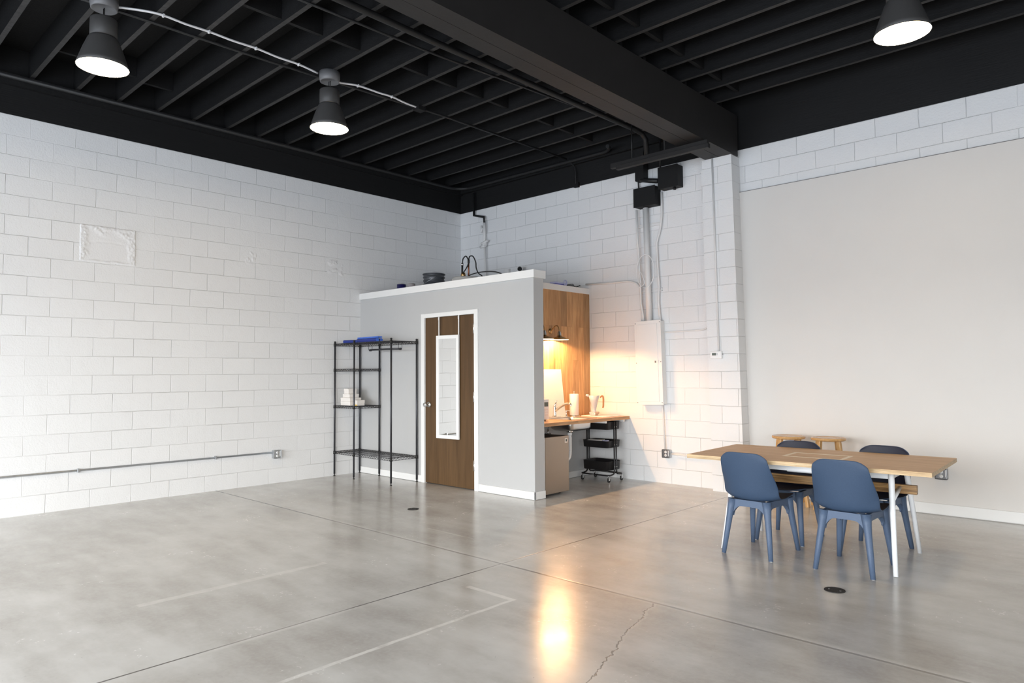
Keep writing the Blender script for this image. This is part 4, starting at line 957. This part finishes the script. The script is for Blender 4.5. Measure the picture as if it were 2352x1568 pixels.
# ================================================================== STOOLS
def make_stool():
    t = thing('bar_stool', 'x', 'stool')
    MB().lathe([(0, 0.690), (0.150, 0.690), (0.162, 0.694), (0.168, 0.703), (0.168, 0.712), (0.163, 0.719), (0.150, 0.722), (0.145, 0.720), (0, 0.719)], (0, 0, 0), 48).build('seat', 'stooltop', t)
    for sx in (-1, 1):
        for sy in (-1, 1):
            a = Vector((sx*0.088, sy*0.088, 0.69)); b = Vector((sx*0.152, sy*0.152, 0.0))
            sq = [(1, -0.8), (1, 0.8), (0.8, 1), (-0.8, 1), (-1, 0.8), (-1, -0.8), (-0.8, -1), (0.8, -1)]
            MB().tube([a, b], [0.0185, 0.0175], prof=sq).build('leg', 'stool', t)
    for z, rot in ((0.20, 0), (0.27, 1), (0.45, 0), (0.40, 1)):
        e = 0.088+(0.152-0.088)*(0.69-z)/0.69
        for s in (-1, 1):
            p = [(-e, s*e, z), (e, s*e, z)] if rot == 0 else [(s*e, -e, z), (s*e, e, z)]
            MB().tube(p, 0.011, 12).build('rung', 'stool', t)
    return t
stl = make_stool(); stl.location = (5.505, -0.360, 0); stl.rotation_euler = (0, 0, 0.5); stl['label'] = 'round wooden bar stool by the right wall, the one nearer the pilaster'
dup(stl, (5.895, -0.315, 0), 0.42, 'round wooden bar stool by the right wall, the one farther from the pilaster')

# ================================================================== FLOOR COVERS
def cover(label, x, y, r):
    o = thing('floor_cleanout', label, 'floor cover', (x, y, 0))
    MB().lathe([(0, 0.003), (r-0.008, 0.003), (r-0.007, 0.0015), (r-0.005, 0.0015), (r-0.004, 0.004), (r, 0.004), (r+0.001, 0.0)], (0, 0, 0), 40, smooth=False).build('cover_disc', 'drain', o)
    for s in (-1, 1): MB().lathe([(0, 0.0046), (0.006, 0.0046), (0.006, 0.003)], (s*r*0.55, 0, 0), 12).build('screw', 'greyplate', o)
cover('round black floor cover in front of the rack and brown door', 2.708, -3.178, 0.058)
cover('round black floor cover in front of the table', 6.841, -3.066, 0.063)

# ================================================================== CEILING LAMPS AND CABLE
def make_lamp(z_open):
    t = thing('ceiling_lamp', 'x', 'ceiling lamp')
    # canopy, stem, socket cylinder, shade; origin on the axis at the joists' underside
    MB().lathe([(0, 0), (0.103, 0), (0.103, -0.055), (0.096, -0.095), (0.090, -0.098), (0.086, -0.094), (0.0, -0.088)], (0, 0, 0), 40).build('canopy', 'canopy', t)
    MB().tube([(0.012, 0, -0.088), (0.012, 0, -0.184)], 0.004, 8).tube([(-0.012, 0, -0.088), (-0.012, 0, -0.184)], 0.004, 8).build('stem', 'blackpipe', t)
    MB().lathe([(0, -0.182), (0.092, -0.182), (0.098, -0.188), (0.099, -0.318), (0.095, -0.322), (0.095, -0.330), (0, -0.330)], (0, 0, 0), 40).build('socket_housing', 'lampgrey', t)
    zo = z_open
    MB().lathe([(0.092, -0.331), (0.101, -0.334), (0.112, -0.352), (0.127, -0.390), (0.143, -0.432), (0.160, -0.482), (0.177, -0.536), (0.190, zo), (0.187, zo), (0.174, -0.536), (0.157, -0.482), (0.140, -0.432), (0.124, -0.390), (0.110, -0.354), (0.092, -0.336)], (0, 0, 0), 56).build('lamp_shade', 'lampgrey', t)
    MB().lathe([(0.0, zo+0.012), (0.1815, zo+0.012), (0.187, zo+0.001)], (0, 0, 0), 56).build('diffuser', 'lampglow', t)
    return t
lm1 = make_lamp(-0.577)
lm1.location = (2.372, -3.985, ZJ); lm1['label'] = 'grey bell shaped ceiling lamp lit, at the far end of the white cable'
lm2 = dup(lm1, (2.287, -6.013, ZJ), 0.0, 'grey bell shaped ceiling lamp lit, at the left side of the picture')
lm3 = dup(lm1, (7.115, -2.146, ZJ), 0.3, 'grey bell shaped ceiling lamp lit, over the table right of the beam')
cb = [(2.235, -5.93, ZJ-0.02), (2.33, -5.72, ZJ-0.012), (2.362, -5.585, ZJ-0.010), (2.361, -5.40, ZJ-0.016), (2.360, -5.199, ZJ-0.010), (2.361, -4.98, ZJ-0.016), (2.361, -4.763, ZJ-0.010), (2.35, -4.54, ZJ-0.016), (2.342, -4.313, ZJ-0.010), (2.32, -4.09, ZJ-0.02)]
cbl = thing('flexible_cable', 'white flexible cable under the joists between the two left lamps', 'cable', (0, 0, 0))
MB().tube(smooth_path(cb, 5), 0.010, 10).build('armoured_cable', 'flex', cbl)
for p in (cb[2], cb[4], cb[6], cb[8]): MB().box((p[0]-0.016, p[1]-0.008, p[2]-0.014), (p[0]+0.016, p[1]+0.008, p[2]+0.010), 0.003).build('cable_clip', 'flex', cbl)
cb2 = [(2.30, -3.88, ZJ-0.02), (2.285, -3.79, ZJ-0.018), (2.335, -3.62, ZJ-0.010), (2.352, -3.363, ZJ-0.016), (2.354, -3.193, ZJ-0.010), (2.330, -2.98, ZJ-0.016), (2.318, -2.80, ZJ-0.012)]
cbl2 = thing('flexible_cable', 'white flexible cable from the second lamp to a black box', 'cable', (0, 0, 0))
MB().tube(smooth_path(cb2, 5), 0.010, 10).build('armoured_cable', 'flex', cbl2)
for p in (cb2[2], cb2[4]): MB().box((p[0]-0.016, p[1]-0.008, p[2]-0.014), (p[0]+0.016, p[1]+0.008, p[2]+0.010), 0.003).build('cable_clip', 'flex', cbl2)
tag(MB().box((2.27, -2.83, ZJ-0.045), (2.37, -2.72, ZJ-0.001), 0.004).build('junction_box', 'black'), 'black ceiling box where the white cable ends', 'electrical box')
